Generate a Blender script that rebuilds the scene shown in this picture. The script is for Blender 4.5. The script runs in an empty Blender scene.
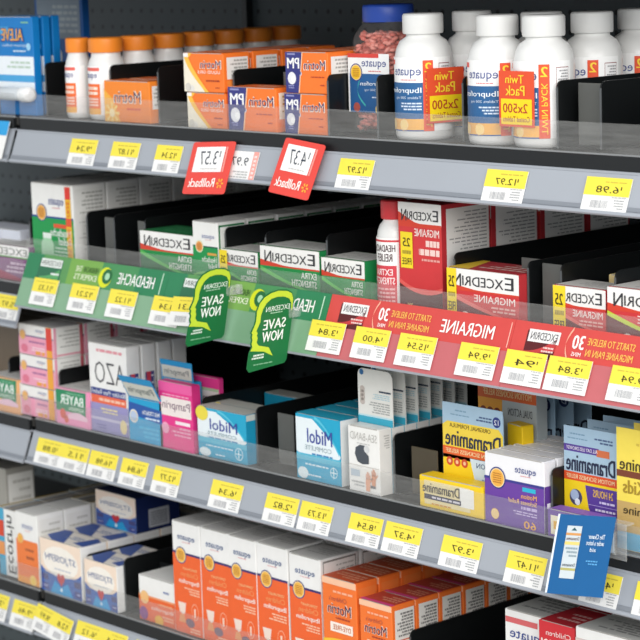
import bpy, math, random
from mathutils import Vector, Matrix
random.seed(7)
S = bpy.context.scene
COL = S.collection
R = math.radians

# ------------------------------------------------------------------ camera
cam_d = bpy.data.cameras.new('camera')
cam_d.sensor_width = 36.0
cam_d.lens = 2288.76 / 640 * 36
cam_d.clip_start = 0.05
cam = bpy.data.objects.new('camera', cam_d)
COL.objects.link(cam)
_yaw, _pit, _rol = .840734, .165448, -.03148
_fw = Vector((-math.sin(_yaw) * math.cos(_pit), math.cos(_yaw) * math.cos(_pit), -math.sin(_pit)))
_r = _fw.cross(Vector((0, 0, 1))).normalized()
_u = _r.cross(_fw)
_R = _r * math.cos(_rol) + _u * math.sin(_rol)
_U = _u * math.cos(_rol) - _r * math.sin(_rol)
_m = Matrix((_R, _U, -_fw)).transposed().to_4x4()
_m.translation = -2.7 * _fw + Vector((0, 0, 1.0))
cam.matrix_world = _m
cam_d.dof.use_dof = True
cam_d.dof.focus_distance = 2.50
cam_d.dof.aperture_fstop = 11.0
S.camera = cam

# ------------------------------------------------------------------ light
W = bpy.data.worlds.new('store_ambient')
S.world = W
W.use_nodes = True
W.node_tree.nodes['Background'].inputs[0].default_value = (0.93, 0.97, 1.0, 1)
W.node_tree.nodes['Background'].inputs[1].default_value = 0.60


def area(name, loc, target, sx, sy, power, color=(1, 0.98, 0.95)):
    l = bpy.data.lights.new(name, 'AREA')
    l.shape = 'RECTANGLE'
    l.size, l.size_y, l.energy, l.color = sx, sy, power, color
    o = bpy.data.objects.new(name, l)
    COL.objects.link(o)
    o.location = loc
    o.rotation_euler = (Vector(target) - Vector(loc)).to_track_quat('-Z', 'Y').to_euler()
    return o


# rows of ceiling tubes over the aisle
area('ceiling_tube_light', (2.0, -1.6, 2.9), (0.0, 0.0, 0.9), 4.2, 0.6, 34)
area('ceiling_tube_light', (4.0, -2.5, 2.6), (0.0, 0.0, 0.8), 5.0, 0.8, 112)
S.view_settings.view_transform = 'Standard'
S.view_settings.look = 'None'
S.view_settings.gamma = 1.0
S.view_settings.use_curve_mapping = False
S.view_settings.exposure = 0.40

# ------------------------------------------------------------------ materials
_mats = {}


def lin(h):
    h = h.lstrip('#')
    out = []
    for i in (0, 2, 4):
        c = int(h[i:i + 2], 16) / 255
        out.append(c / 12.92 if c <= 0.04045 else ((c + 0.055) / 1.055) ** 2.4)
    return (*out, 1)


def mat(h, rough=0.48, noise=0.05, scale=70, metal=0.0, name=None):
    k = (h, rough, noise, scale, metal)
    if k in _mats:
        return _mats[k]
    m = bpy.data.materials.new(name or 'print_' + h.lstrip('#'))
    m.use_nodes = True
    nt = m.node_tree
    b = nt.nodes['Principled BSDF']
    b.inputs['Roughness'].default_value = rough
    b.inputs['Metallic'].default_value = metal
    b.inputs['Specular IOR Level'].default_value = 0.35
    tc = nt.nodes.new('ShaderNodeTexCoord')
    n = nt.nodes.new('ShaderNodeTexNoise')
    n.inputs['Scale'].default_value = scale
    n.inputs['Detail'].default_value = 3
    mr = nt.nodes.new('ShaderNodeMapRange')
    mr.inputs['To Min'].default_value = 1 - noise
    mr.inputs['To Max'].default_value = 1 + noise
    mx = nt.nodes.new('ShaderNodeVectorMath')
    mx.operation = 'SCALE'
    mx.inputs[0].default_value = lin(h)[:3]
    nt.links.new(tc.outputs['Object'], n.inputs['Vector'])
    nt.links.new(n.outputs['Fac'], mr.inputs['Value'])
    nt.links.new(mr.outputs['Result'], mx.inputs['Scale'])
    nt.links.new(mx.outputs[0], b.inputs['Base Color'])
    _mats[k] = m
    return m


def clear_plastic(name, haze, tint=(0.78, 0.78, 0.76, 1), rough=0.22):
    m = bpy.data.materials.new(name)
    m.use_nodes = True
    nt = m.node_tree
    b = nt.nodes['Principled BSDF']
    b.inputs['Base Color'].default_value = tint
    b.inputs['Roughness'].default_value = rough
    out = nt.nodes['Material Output']
    tr = nt.nodes.new('ShaderNodeBsdfTransparent')
    tr.inputs[0].default_value = (0.97, 0.97, 0.97, 1)
    tc = nt.nodes.new('ShaderNodeTexCoord')
    mp = nt.nodes.new('ShaderNodeMapping')
    mp.inputs['Scale'].default_value = (6, 6, 90)
    n = nt.nodes.new('ShaderNodeTexNoise')
    n.inputs['Scale'].default_value = 3
    n.inputs['Detail'].default_value = 4
    mr = nt.nodes.new('ShaderNodeMapRange')
    mr.inputs['From Min'].default_value = 0.3
    mr.inputs['From Max'].default_value = 0.75
    mr.inputs['To Min'].default_value = haze * 0.75
    mr.inputs['To Max'].default_value = haze * 1.3
    mix = nt.nodes.new('ShaderNodeMixShader')
    nt.links.new(tc.outputs['Object'], mp.inputs['Vector'])
    nt.links.new(mp.outputs[0], n.inputs['Vector'])
    nt.links.new(n.outputs['Fac'], mr.inputs['Value'])
    nt.links.new(mr.outputs['Result'], mix.inputs[0])
    nt.links.new(tr.outputs[0], mix.inputs[1])
    nt.links.new(b.outputs[0], mix.inputs[2])
    nt.links.new(mix.outputs[0], out.inputs[0])
    return m


def pegboard():
    m = bpy.data.materials.new('pegboard_paint')
    m.use_nodes = True
    nt = m.node_tree
    b = nt.nodes['Principled BSDF']
    b.inputs['Roughness'].default_value = 0.55
    tc = nt.nodes.new('ShaderNodeTexCoord')
    vm = nt.nodes.new('ShaderNodeVectorMath')
    vm.operation = 'MODULO'
    vm.inputs[1].default_value = (0.0254, 10, 0.0254)
    add = nt.nodes.new('ShaderNodeVectorMath')
    add.inputs[1].default_value = (10, 0, 10)
    sub = nt.nodes.new('ShaderNodeVectorMath')
    sub.operation = 'SUBTRACT'
    sub.inputs[1].default_value = (0.0127, 0, 0.0127)
    mul = nt.nodes.new('ShaderNodeVectorMath')
    mul.operation = 'MULTIPLY'
    mul.inputs[1].default_value = (1, 0, 1)
    ln = nt.nodes.new('ShaderNodeVectorMath')
    ln.operation = 'LENGTH'
    lt = nt.nodes.new('ShaderNodeMath')
    lt.operation = 'LESS_THAN'
    lt.inputs[1].default_value = 0.0034
    mix = nt.nodes.new('ShaderNodeMix')
    mix.data_type = 'RGBA'
    mix.inputs['A'].default_value = lin('#4d575b')
    mix.inputs['B'].default_value = lin('#101416')
    L = nt.links.new
    L(tc.outputs['Object'], add.inputs[0])
    L(add.outputs[0], vm.inputs[0])
    L(vm.outputs[0], sub.inputs[0])
    L(sub.outputs[0], mul.inputs[0])
    L(mul.outputs[0], ln.inputs[0])
    L(ln.outputs['Value'], lt.inputs[0])
    L(lt.outputs[0], mix.inputs['Factor'])
    L(mix.outputs['Result'], b.inputs['Base Color'])
    return m


M_DECK = mat('#343331', 0.5, 0.12, 40, name='deck_paint')
M_LIP = mat('#1a1c1e', 0.42, 0.06, name='lip_paint')
M_RAIL = mat('#a4a9b1', 0.38, 0.03, 20, name='rail_plastic')
M_RAILD = mat('#858a92', 0.4, 0.03, 20, name='rail_edge_plastic')
M_DIV = mat('#131516', 0.3, 0.05, name='divider_plastic')
M_PAD = mat('#5a5b58', 0.35, 0.05, name='paddle_plastic')
M_PADB = mat('#4b4334', 0.35, 0.05, name='smoky_paddle_plastic')
M_GUARD = clear_plastic('clear_guard_plastic', 0.088)
M_CLIP = clear_plastic('clear_clip_plastic', 0.22)
M_JAR = clear_plastic('clear_jar_plastic', 0.05, (0.9, 0.86, 0.84, 1), 0.1)
WHITE = '#f1f0ee'


# ------------------------------------------------------------------ mesh helpers
def link(name, me, parent=None):
    o = bpy.data.objects.new(name, me)
    COL.objects.link(o)
    if parent is not None:
        o.parent = parent
    return o


def tag(o, label=None, cat=None, group=None, kind=None):
    if label: o['label'] = label
    if cat: o['category'] = cat
    if group: o['group'] = group
    if kind: o['kind'] = kind
    return o


class MB:
    """collects faces with a material each and links them as one mesh"""

    def __init__(s):
        s.v, s.f, s.mi, s.mats, s.sm = [], [], [], [], []

    def slot(s, m):
        if m not in s.mats: s.mats.append(m)
        return s.mats.index(m)

    def add(s, vs, fs, m, smooth=False):
        b = len(s.v)
        s.v += [tuple(v) for v in vs]
        k = s.slot(m)
        for f in fs:
            s.f.append([b + i for i in f])
            s.mi.append(k)
            s.sm.append(smooth)

    def box(s, x0, x1, y0, y1, z0, z1, m, c=0.0):
        if c <= 0:
            vs = [(x, y, z) for x in (x0, x1) for y in (y0, y1) for z in (z0, z1)]
            fs = [(0, 1, 3, 2), (4, 6, 7, 5), (0, 4, 5, 1), (2, 3, 7, 6), (0, 2, 6, 4), (1, 5, 7, 3)]
            s.add(vs, fs, m)
            return
        c = min(c, (x1 - x0) * .4, (y1 - y0) * .4, (z1 - z0) * .4)
        vs, idx = [], {}
        X, Y, Z = (x0, x1), (y0, y1), (z0, z1)
        for i in (0, 1):
            for j in (0, 1):
                for k in (0, 1):
                    sx, sy, sz = (1 - 2 * i), (1 - 2 * j), (1 - 2 * k)
                    idx[i, j, k, 0] = len(vs); vs.append((X[i], Y[j] + sy * c, Z[k] + sz * c))
                    idx[i, j, k, 1] = len(vs); vs.append((X[i] + sx * c, Y[j], Z[k] + sz * c))
                    idx[i, j, k, 2] = len(vs); vs.append((X[i] + sx * c, Y[j] + sy * c, Z[k]))
        fs = []
        for i in (0, 1):
            q = [idx[i, 0, 0, 0], idx[i, 1, 0, 0], idx[i, 1, 1, 0], idx[i, 0, 1, 0]]; fs.append(q if i else q[::-1])
            q = [idx[0, i, 0, 1], idx[1, i, 0, 1], idx[1, i, 1, 1], idx[0, i, 1, 1]]; fs.append(q[::-1] if i else q)
            q = [idx[0, 0, i, 2], idx[1, 0, i, 2], idx[1, 1, i, 2], idx[0, 1, i, 2]]; fs.append(q if i else q[::-1])
        for i in (0, 1):
            for j in (0, 1):
                fs.append([idx[i, j, 0, 0], idx[i, j, 1, 0], idx[i, j, 1, 1], idx[i, j, 0, 1]])
                fs.append([idx[i, 0, j, 0], idx[i, 1, j, 0], idx[i, 1, j, 2], idx[i, 0, j, 2]])
                fs.append([idx[0, i, j, 1], idx[1, i, j, 1], idx[1, i, j, 2], idx[0, i, j, 2]])
                for k in (0, 1):
                    fs.append([idx[i, j, k, 0], idx[i, j, k, 1], idx[i, j, k, 2]])
        s.add(vs, fs, m)

    def prof(s, pts, x0, x1, m):
        """extrude a (y, z) outline along x"""
        n = len(pts)
        vs = [(x0, y, z) for y, z in pts] + [(x1, y, z) for y, z in pts]
        fs = [[i, (i + 1) % n, n + (i + 1) % n, n + i] for i in range(n)]
        fs += [list(range(n))[::-1], list(range(n, 2 * n))]
        s.add(vs, fs, m)

    def plate(s, outline, th, mapf, m):
        """outline (u, z) given thickness: front at off 0, back at off -th"""
        n = len(outline)
        vs = [mapf(u, z, 0) for u, z in outline] + [mapf(u, z, -th) for u, z in outline]
        fs = [list(range(n)), list(range(n, 2 * n))[::-1]]
        fs += [[i, n + i, n + (i + 1) % n, (i + 1) % n] for i in range(n)]
        s.add(vs, fs, m)

    def lathe(s, prof, n, m, rx=1, ry=1, cx=0, cy=0, rib=0.0, sq=None):
        vs, fs = [], []
        for r, z in prof:
            for i in range(n):
                a = 2 * math.pi * i / n
                rr = r * (1 - rib * (i % 2))
                ca, sa = math.cos(a), math.sin(a)
                if sq:
                    ca = math.copysign(abs(ca) ** sq, ca)
                    sa = math.copysign(abs(sa) ** sq, sa)
                vs.append((cx + rr * rx * ca, cy + rr * ry * sa, z))
        for j in range(len(prof) - 1):
            for i in range(n):
                k = (i + 1) % n
                fs.append([j * n + i, j * n + k, (j + 1) * n + k, (j + 1) * n + i])
        s.add(vs, fs, m, True)
        b = (len(prof) - 1) * n
        s.add(vs[:n], [list(range(n))[::-1]], m)
        s.add(vs[b:], [list(range(n))], m)

    def build(s, name, parent=None):
        me = bpy.data.meshes.new(name)
        me.from_pydata(s.v, [], s.f)
        for m in s.mats: me.materials.append(m)
        me.polygons.foreach_set('material_index', s.mi)
        me.polygons.foreach_set('use_smooth', s.sm)
        me.update()
        return link(name, me, parent)


_gl = {}


def glyphs(t, bold=0.0, shear=0.0):
    k = (t, min(bold, 0), shear)
    if k in _gl: return _gl[k]
    cu = bpy.data.curves.new('t', 'FONT')
    cu.body = t
    cu.resolution_u = 2
    cu.offset = min(bold, 0) * .55
    cu.shear = shear
    o = bpy.data.objects.new('t', cu)
    me = bpy.data.meshes.new_from_object(o)
    vs = [(v.co.x, v.co.y) for v in me.vertices]
    fs = [list(p.vertices) for p in me.polygons]
    bpy.data.objects.remove(o)
    bpy.data.curves.remove(cu)
    bpy.data.meshes.remove(me)
    xs = [v[0] for v in vs]; ys = [v[1] for v in vs]
    x0, x1, y0, y1 = min(xs), max(xs), min(ys), max(ys)
    vs = [((x - x0) / (x1 - x0), (y - y0) / (y1 - y0)) for x, y in vs]
    _gl[k] = (vs, fs)
    return _gl[k]


class Pr:
    """flat print on a face of w x h metres; mapf(x, z, off) gives the point. Lettering is mirrored as in the photo."""

    def __init__(s, w, h, mapf, seg=1):
        s.w, s.h, s.mapf, s.seg = w, h, mapf, seg
        s.A, s.T = MB(), MB()

    def pt(s, u, v, l): return s.mapf(u * s.w, max(v, .004) * s.h, 0.0002 + l * 0.00013)

    def poly(s, pts, c, l=1, tgt=None):
        (tgt or s.A).add([s.pt(u, v, l) for u, v in pts], [list(range(len(pts)))], mat(c))

    def rect(s, u0, v0, u1, v1, c, l=1, tgt=None):
        n = max(1, int(s.seg * abs(u1 - u0) + .99)) if s.seg > 1 else 1
        for i in range(n):
            a, b = u0 + (u1 - u0) * i / n, u0 + (u1 - u0) * (i + 1) / n
            s.poly([(a, v0), (b, v0), (b, v1), (a, v1)], c, l, tgt)

    def ell(s, cu, cv, ru, c, l=2, rv=None, n=18):
        rv = ru * s.w / s.h if rv is None else rv
        s.poly([(cu + ru * math.cos(2 * math.pi * i / n), cv + rv * math.sin(2 * math.pi * i / n)) for i in range(n)], c, l)

    def seal(s, cu, cv, ru, rim='#2b3a86', fill='#f4b63f', l=2, lines=True, rv=None):
        rv = ru * s.w / s.h if rv is None else rv
        s.ell(cu, cv, ru, rim, l, rv)
        s.ell(cu, cv, ru * .88, '#f6d9a0', l + 1, rv * .88)
        s.ell(cu, cv, ru * .78, fill, l + 2, rv * .78)
        if lines:
            s.bars(cu - ru * .5, cu + ru * .5, cv - rv * .5, cv + rv * .5, 5, '#b8762a', l + 3, full=True)

    def arc(s, fn, n, c, l=1):
        """band between lower(t) and upper(t): fn(t) -> (u, v_low, v_high)"""
        for i in range(n):
            a, b = fn(i / n), fn((i + 1) / n)
            s.poly([(a[0], a[1]), (b[0], b[1]), (b[0], b[2]), (a[0], a[2])], c, l)

    def text(s, t, u0, u1, v0, v1, c, l=4, bold=0.0, shear=0.0):
        vs, fs = glyphs(t, bold, shear)
        d = max(bold, 0) * .8 * (v1 - v0) * s.h / s.w
        for sh in ((0,) if d <= 0 else (-d, d)):
            s.T.add([s.pt(u1 - x * (u1 - u0) + sh, v0 + y * (v1 - v0), l) for x, y in vs], [f[::-1] for f in fs], mat(c))
            l += .25

    def bars(s, u0, u1, v0, v1, n, c, l=3, fill=.5, full=False):
        """rows of unreadably small print; mirrored, so ragged on the left"""
        dv = (v1 - v0) / n
        for i in range(n):
            v = v0 + dv * (i + .5)
            a = u1
            end = u0 if full else u0 + (u1 - u0) * random.uniform(0, .45)
            while a > end + 1e-4:
                wl = random.uniform(.08, .22) * (u1 - u0)
                b = max(end, a - wl)
                s.poly([(b, v - dv * fill / 2), (a, v - dv * fill / 2), (a, v + dv * fill / 2), (b, v + dv * fill / 2)], c, l, s.T)
                a = b - .03 * (u1 - u0)

    def vtext(s, t, u0, u1, v0, v1, c, l=4, bold=0.0):
        """lettering turned a quarter, running up the face"""
        vs, fs = glyphs(t, bold)
        s.T.add([s.pt(u0 + y * (u1 - u0), v0 + x * (v1 - v0), l) for x, y in vs], [f[::-1] for f in fs], mat(c))

    def build(s, parent, an='front_panel', tn='lettering'):
        if s.A.f: s.A.build(an, parent)
        if s.T.f: s.T.build(tn, parent)


# ------------------------------------------------------------------ cartons
def carton(x, y, z, w, d, h, body, label, cat='box', front=None, side=None, top=None, group=None,
           name='medicine_carton', yaw=0, lean=0, flap=None, chamfer=.0007):
    """x, y = front-left corner seen from the aisle, z = what it stands on"""
    mb = MB()
    mb.box(-w / 2, w / 2, 0, d, 0, h, mat(body), chamfer)
    root = mb.build(name)
    root.location = (x + w / 2, y, z)
    root.rotation_euler = (R(lean), 0, R(yaw))
    tag(root, label, cat, group)
    fb = MB()
    fb.box(-w / 2 + .0012, w / 2 - .0012, .0012, d - .0006, h, h + .0005, mat(flap or body))
    fb.box(-w / 2 + .004, w / 2 - .004, -.0001, .0016, h - .0004, h + .00035, mat('#b9b6b0'))
    fb.build('top_flap', root)
    if front:
        p = Pr(w, h, lambda a, b, o: (a - w / 2, -o, b)); front(p); p.build(root)
    if side:
        p = Pr(d, h, lambda a, b, o: (w / 2 + o, a, b)); side(p); p.build(root, 'side_panel', 'side_lettering')
    if top:
        p = Pr(w, d, lambda a, b, o: (a - w / 2, b, h + .0005 + o)); top(p); p.build(root, 'top_panel', 'top_lettering')
    return root


def dup(root, loc, label=None, group=None, skip=()):
    r = root.copy()
    COL.objects.link(r)
    r.location = loc
    if label: r['label'] = label
    if group: r['group'] = group
    for ch in list(root.children):
        if ch.name.split('.')[0] in skip: continue
        c = ch.copy(); COL.objects.link(c); c.parent = r
        for g in ch.children:
            e = g.copy(); COL.objects.link(e); e.parent = c
    return r


ORD = ['front', 'second', 'third', 'fourth', 'fifth', 'sixth', 'seventh', 'eighth', 'ninth', 'tenth']


def row_back(root, n, pitch, label, group, dx=0.0, start=1, skip=()):
    """n copies behind root, each a little askew; label has {} for the ordinal"""
    root['group'] = group
    for i in range(start, start + n):
        l = root.location
        o = dup(root, (l.x + dx * i + random.uniform(-.0008, .0008), l.y + pitch * i, l.z), label.format(ORD[i]), group, skip)


# ================================================================== the setting
wb = MB(); wb.box(-2.2, 1.6, .425, .445, 0.0, 2.0, pegboard())
tag(wb.build('wall_back'), kind='structure')
fl = MB(); fl.box(-3.0, 2.4, -3.4, .445, -.05, 0.0, mat('#c9c6bf', .3, .05, 5, name='floor_tile'))
tag(fl.build('floor'), kind='structure')
pb = MB(); pb.box(-.611, -.601, .412, .425, 0.0, 2.0, mat('#23282a', .4, name='upright_steel'))
pb.box(.62, .63, .412, .425, 0.0, 2.0, mat('#23282a', .4))
tag(pb.build('trim_1'), kind='structure')

DK = {1: 1.2175, 2: 1.021, 3: .80, 4: .553}


def shelf(z, x0, x1, label, guard=True, gh=.032, depth=.41):
    o = bpy.data.objects.new('shelf', None); COL.objects.link(o)
    o.location = ((x0 + x1) / 2, 0, z)
    tag(o, label, 'shelf')
    a, b = x0 - o.location.x, x1 - o.location.x
    m = MB(); m.box(a, b, .003, depth, -.012, -.0005, M_DECK, .001); m.build('deck', o)
    m = MB(); m.box(a + .004, b - .004, -.003, .003, -.024, -.0008, M_LIP, .001)
    m.box(a + .006, b - .006, .003, .03, -.03, -.012, M_LIP); m.build('front_lip', o)
    k = z - DK[1] if z > 2 else 0
    r0 = -.0175
    m = MB()
    m.prof([(-.0035, r0), (-.0015, r0), (-.0165, r0 - .039), (-.0185, r0 - .039)], a, b, M_RAIL)
    rail = m.build('price_rail', o)
    m = MB()
    m.prof([(-.0205, r0 - .0375), (-.0165, r0 - .0385), (-.015, r0 - .0415), (-.0195, r0 - .0425), (-.0215, r0 - .0405)], a, b, M_RAIL)
    m.build('bottom_edge', rail)
    m = MB()
    m.prof([(-.0172, r0 - .0325), (-.0162, r0 - .0325), (-.0177, r0 - .0365), (-.0187, r0 - .0365)], a, b, M_RAILD)
    m.build('groove', rail)
    m = MB(); m.prof([(-.0045, r0 + .0012), (.001, r0 + .0018), (.001, r0 - .001), (-.0045, r0 - .0012)], a, b, M_RAIL)
    m.build('top_edge', rail)
    if guard:
        m = MB(); m.box(a + .002, b - .002, -.0005, .0012, -.0005, gh, M_GUARD, .0003)
        gd = m.build('clear_guard', o)
        m = MB(); m.box(a + .002, b - .002, -.0009, .0016, -.0012, .0009, mat('#8f9192', .25))
        m.build('guard_foot', gd)
    m = MB()
    for xx in (a + .01, b - .014):
        m2 = MB(); m2.prof([(.05, -.012), (.41, -.012), (.41, -.06), (.3, -.05)], xx, xx + .003, M_LIP)
        m2.build('bracket', o)
    return o


shelf(1.465, -.598, .62, 'dark shelf above the white pill bottles, just above the frame', guard=False)
shelf(1.465, -1.3, -.606, 'dark shelf end above the blue cartons, at top left', guard=False)
shelf(DK[1], -.598, .62, 'top shelf with grey price rail under the bottles with white and orange caps')
shelf(DK[2], -.598, .62, 'second shelf, carrying the green and red sign strips')
shelf(DK[3], -.598, .62, 'third shelf with grey rail, holding the pink, teal and purple cartons')
shelf(DK[4], -.598, .62, 'lowest shelf, holding the tall orange and white cartons')
shelf(DK[1], -1.3, -.606, 'left bay top shelf end, under the blue cartons')
shelf(.988, -1.3, -.606, 'left bay shelf end under the purple and white carton')
shelf(DK[3] - .002, -1.3, -.606, 'left bay shelf end under the green and orange carton')
shelf(DK[4] - .002, -1.3, -.606, 'left bay lowest shelf end, under the colourful stacked carton tops')


# ------------------------------------------------------------------ dividers
def divider(x, z, yf, label, h=.072, paddle=None, pcol=None, yb=.405, pl=None):
    m = MB()
    r = .007
    pts = [(yb, 0), (yf, 0), (yf, h - r)]
    for i in range(1, 5):
        a = math.pi / 2 * i / 4
        pts.append((yf + r - r * math.cos(a), h - r + r * math.sin(a)))
    pts.append((yb, h))
    m.prof(pts, -.0009, .0009, M_DIV)
    o = m.build('shelf_divider')
    o.location = (x, 0, z)
    tag(o, label, 'divider', 'black shelf dividers')
    m = MB(); m.box(-.011, .011, yf + .004, yb, .0001, .0014, M_DIV); m.build('foot', o)
    m = MB(); m.box(-.0011, .0011, yf - .0006, yf + .0004, .001, h - r, mat('#55585a', .25)); m.build('front_edge', o)
    if paddle:
        a, b, yy, hh = paddle
        m = MB(); m.box(a - x, b - x, yy, yy + .0016, .004, hh, pcol or M_PAD, .0006)
        pd = m.build('pusher_paddle', o)
        m = MB(); m.box(a - x + .008, b - x - .008, yy + .0016, yy + .03, .004, .012, M_DIV); m.build('pusher_foot', pd)
    return o


D = divider
D(-.4252, DK[1], .027, 'black divider between the orange capped bottles and lone orange carton')
D(-.322, DK[1], .025, 'black divider right of the lone orange carton on top shelf')
D(-.1653, DK[1], .019, 'black divider right of the stacked orange cartons with pale swoosh')
D(-.0645, DK[1], .02, 'black divider behind the single wide navy and orange carton', paddle=(-.103, -.075, .045, .069))
D(.0195, DK[1], .006, 'black divider just left of the jar of red pills', .071)
D(.0990, DK[1], .009, 'black divider just right of the jar of red pills')
D(.2175, DK[1], .026, 'black divider between the two pairs of white bottles')
D(.3655, DK[1], .016, 'black divider right of the frontmost white bottle')
D(.4175, DK[1], .025, 'black divider with grey paddle at right end of top shelf', paddle=(.3785, .412, .034, .069))
D(.5150, DK[1], .025, 'black divider at the right edge of the top shelf')
D(-.575, DK[1], .03, 'black divider left of the orange capped bottles', paddle=(-.607, -.579, .05, .066))
D(-.489, DK[2], .025, 'black divider right of the white and green tall carton')
D(-.429, DK[2], .025, 'black divider with paddle above the green headache sign', paddle=(-.462, -.433, .034, .066))
D(-.3665, DK[2], .028, 'black divider left of the wide white topped green carton', paddle=(-.39, -.369, .034, .066))
D(-.1985, DK[2], .024, 'black divider right of the tall leaning white and green carton')
D(-.1238, DK[2], .026, 'black divider left of the biggest white topped green carton')
D(-.0125, DK[2], .026, 'black divider between the two rightmost green cartons', .077)
D(.199, DK[2], .026, 'black divider right of the tall red migraine carton')
D(.3125, DK[2], .024, 'black divider with paddle right of the wide red carton', paddle=(.2785, .308, .05, .071))
D(.3548, DK[2], .03, 'black divider with paddle left of the small red carton', paddle=(.322, .351, .036, .07))
D(.433, DK[2], .027, 'black divider left of the red carton cut by the frame')
D(-.70, DK[3] - .002, .03, 'black divider behind the green and orange carton at far left')
D(-.5535, DK[3], .0125, 'black divider above the small green and pink carton')
D(-.2483, DK[3], .017, 'black divider left of the teal carton with yellow dot')
D(-.1468, DK[3], .02, 'black divider right of the teal carton with yellow dot')
D(-.062, DK[3], .032, 'black divider with paddle left of the plain teal carton', paddle=(-.118, -.0885, .03, .068))
D(.0975, DK[3], .022, 'black divider right of the wristband cartons')
D(.1655, DK[3], .036, 'black divider with smoky paddle left of the yellow travel card', paddle=(.118, .161, .03, .06), pcol=M_PADB)
D(.3535, DK[3], .012, 'black divider right of the purple and white carton')
D(-.509, DK[4], .011, 'black divider between the two heart emblem cartons', .066)
D(-.4285, DK[4], .015, 'black divider right of the smaller heart emblem carton', .074, paddle=(-.422, -.385, .07, .06), pcol=M_LIP)
D(.1085, DK[4], .03, 'black divider right of the orange cartons with fact panels', .082)
D(-.63, .988, .03, 'black divider behind the purple carton at far left', .088)


# ------------------------------------------------------------------ rail-mounted paper: planes that follow the rail slope
def rail_map(x, ytop, ztop, slope=.3805, w=0, tilt=0.0):
    """returns mapf for a sheet hanging down the rail: v is measured up from its bottom edge"""
    n = math.hypot(1, slope)
    dy, dz = -slope / n, -1 / n
    ny, nz = -1 / n, slope / n
    ct, st = math.cos(tilt), math.sin(tilt)

    def f(h):
        def g(a, b, o):
            a2 = (a - w / 2) * ct - (b - h) * st
            b2 = (a - w / 2) * st + (b - h) * ct
            return (a2, -b2 * dy + o * ny, -b2 * dz + o * nz)
        return g
    return f


def price_tag(x0, x1, z, y, price, label, h=.0368, slope=.3805, tilt=0.0, colour='#f4e14c', group='price tags', rows=None, split=.52):
    w = x1 - x0 + .0025
    g = rail_map(0, 0, 0, slope, w, tilt)(h)
    m = MB(); m.plate([(0, 0), (w, 0), (w, h), (0, h)], .0006, g, mat(WHITE))
    o = m.build('price_tag')
    o.location = ((x0 + x1) / 2 + .0042, y, z + .0008)
    tag(o, label, 'price tag', group)
    p = Pr(w, h, g)
    p.rect(0, split - .04, 1, 1, colour)
    p.build(o, 'yellow_band')
    n = len(rows) if rows else 1
    p = Pr(w, h, g)
    pr = rows or [price]
    for i, t in enumerate(pr):
        a, b = i / n, (i + 1) / n
        s = b - a
        p.text(t, a + s * .26, a + s * .76, .56, .755, '#3e3a1c', 3, 0)
        p.text('1', a + s * .795, a + s * .82, .66, .755, '#3e3a1c', 3)
        p.bars(a + s * .1, a + s * .9, .84, .9, 1, '#c9b545', 3, .5)
    p.build(o, 'band', 'price_lettering')
    p = Pr(w, h, g)
    for i in range(n):
        a, s = i / n, 1 / n
        u = a + s * .2
        while u < a + s * .58:
            t = random.choice((.008, .012, .02)) * s
            p.rect(u, .12, u + t, .34, '#b2b3b6', 2); u += t + random.choice((.012, .018)) * s
        p.bars(a + s * .68, a + s * .92, .1, .4, 4, '#a7a8aa', 2, .4)
        p.bars(a + s * .5, a + s * .95, .42, .47, 1, '#b4b4b4', 2)
    p.build(o, 'barcode', 'small_print')
    return o


def shelf_z(s): return DK[s] - .0235


YT = -.0072
for x0, x1, pr, lb in [
    (-.4709, -.4158, '9.24', 'yellow price tag reading 9.24, leftmost tag on the top grey rail'),
    (-.3812, -.3262, '11.87', 'yellow price tag reading 11.87 under the lone orange carton'),
    (-.2895, -.2403, '12.34', 'yellow price tag reading 12.34, left of the first red price card'),
    (.0503, .1045, '12.97', 'yellow price tag reading 12.97 under the jar of red pills'),
    (.2825, .3394, '12.97', 'yellow price tag reading 12.97 under the rightmost pair of white bottles'),
    (.4238, .4819, '6.98', 'yellow price tag reading 6.98 at right end of top rail')]:
    price_tag(x0, x1, shelf_z(1), YT, pr, lb)
Z3 = shelf_z(3)
price_tag(-.5834, -.4676, Z3, YT, '', 'double wide yellow price tag at the left of third shelf rail', rows=['0.88', '11.5'])
for x0, x1, pr, lb in [
    (-.4617, -.4039, '16.98', 'yellow price tag reading 16.98 beside the double tag on third rail'),
    (-.3917, -.3392, '6.84', 'yellow price tag reading 6.84 under the blue flap carton'),
    (-.3225, -.2701, '12.77', 'yellow price tag reading 12.77 under the hot pink carton'),
    (-.2051, -.1480, '6.34', 'yellow price tag reading 6.34 under the teal carton with yellow dot'),
    (-.1002, -.0437, '2.82', 'yellow price tag reading 2.82 on the third rail'),
    (-.0364, .0177, '13.73', 'yellow price tag reading 13.73 beside the 2.82 tag'),
    (.0504, .1029, '8.54', 'yellow price tag reading 8.54 under the wristband carton'),
    (.1108, .1677, '4.37', 'yellow price tag reading 4.37 on third rail, left of yellow tube carton'),
    (.2039, .2618, '3.97', 'yellow price tag reading 3.97 under the yellow tube carton'),
    (.3044, .3583, '11.47', 'yellow price tag reading 11.47 left of the hanging blue leaflet'),
    (.4140, .4636, '4.97', 'yellow price tag half hidden behind the hanging blue leaflet'),
    (.4866, .5342, '5.98', 'yellow price tag at the right edge of the third rail')]:
    price_tag(x0, x1, Z3, YT, pr, lb)
Z4 = shelf_z(4)
for x0, x1, pr, lb, t in [
    (-.735, -.6788, '7.92', 'yellow price tag at the left edge of the lowest rail', 0),
    (-.6646, -.609, '9.46', 'yellow price tag reading 9.46, second on the lowest rail', 0),
    (-.381, -.3216, '8.74', 'yellow price tag reading 8.74 under the small orange and white carton', 0)]:
    price_tag(x0, x1, Z4, YT, pr, lb, tilt=t)
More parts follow.
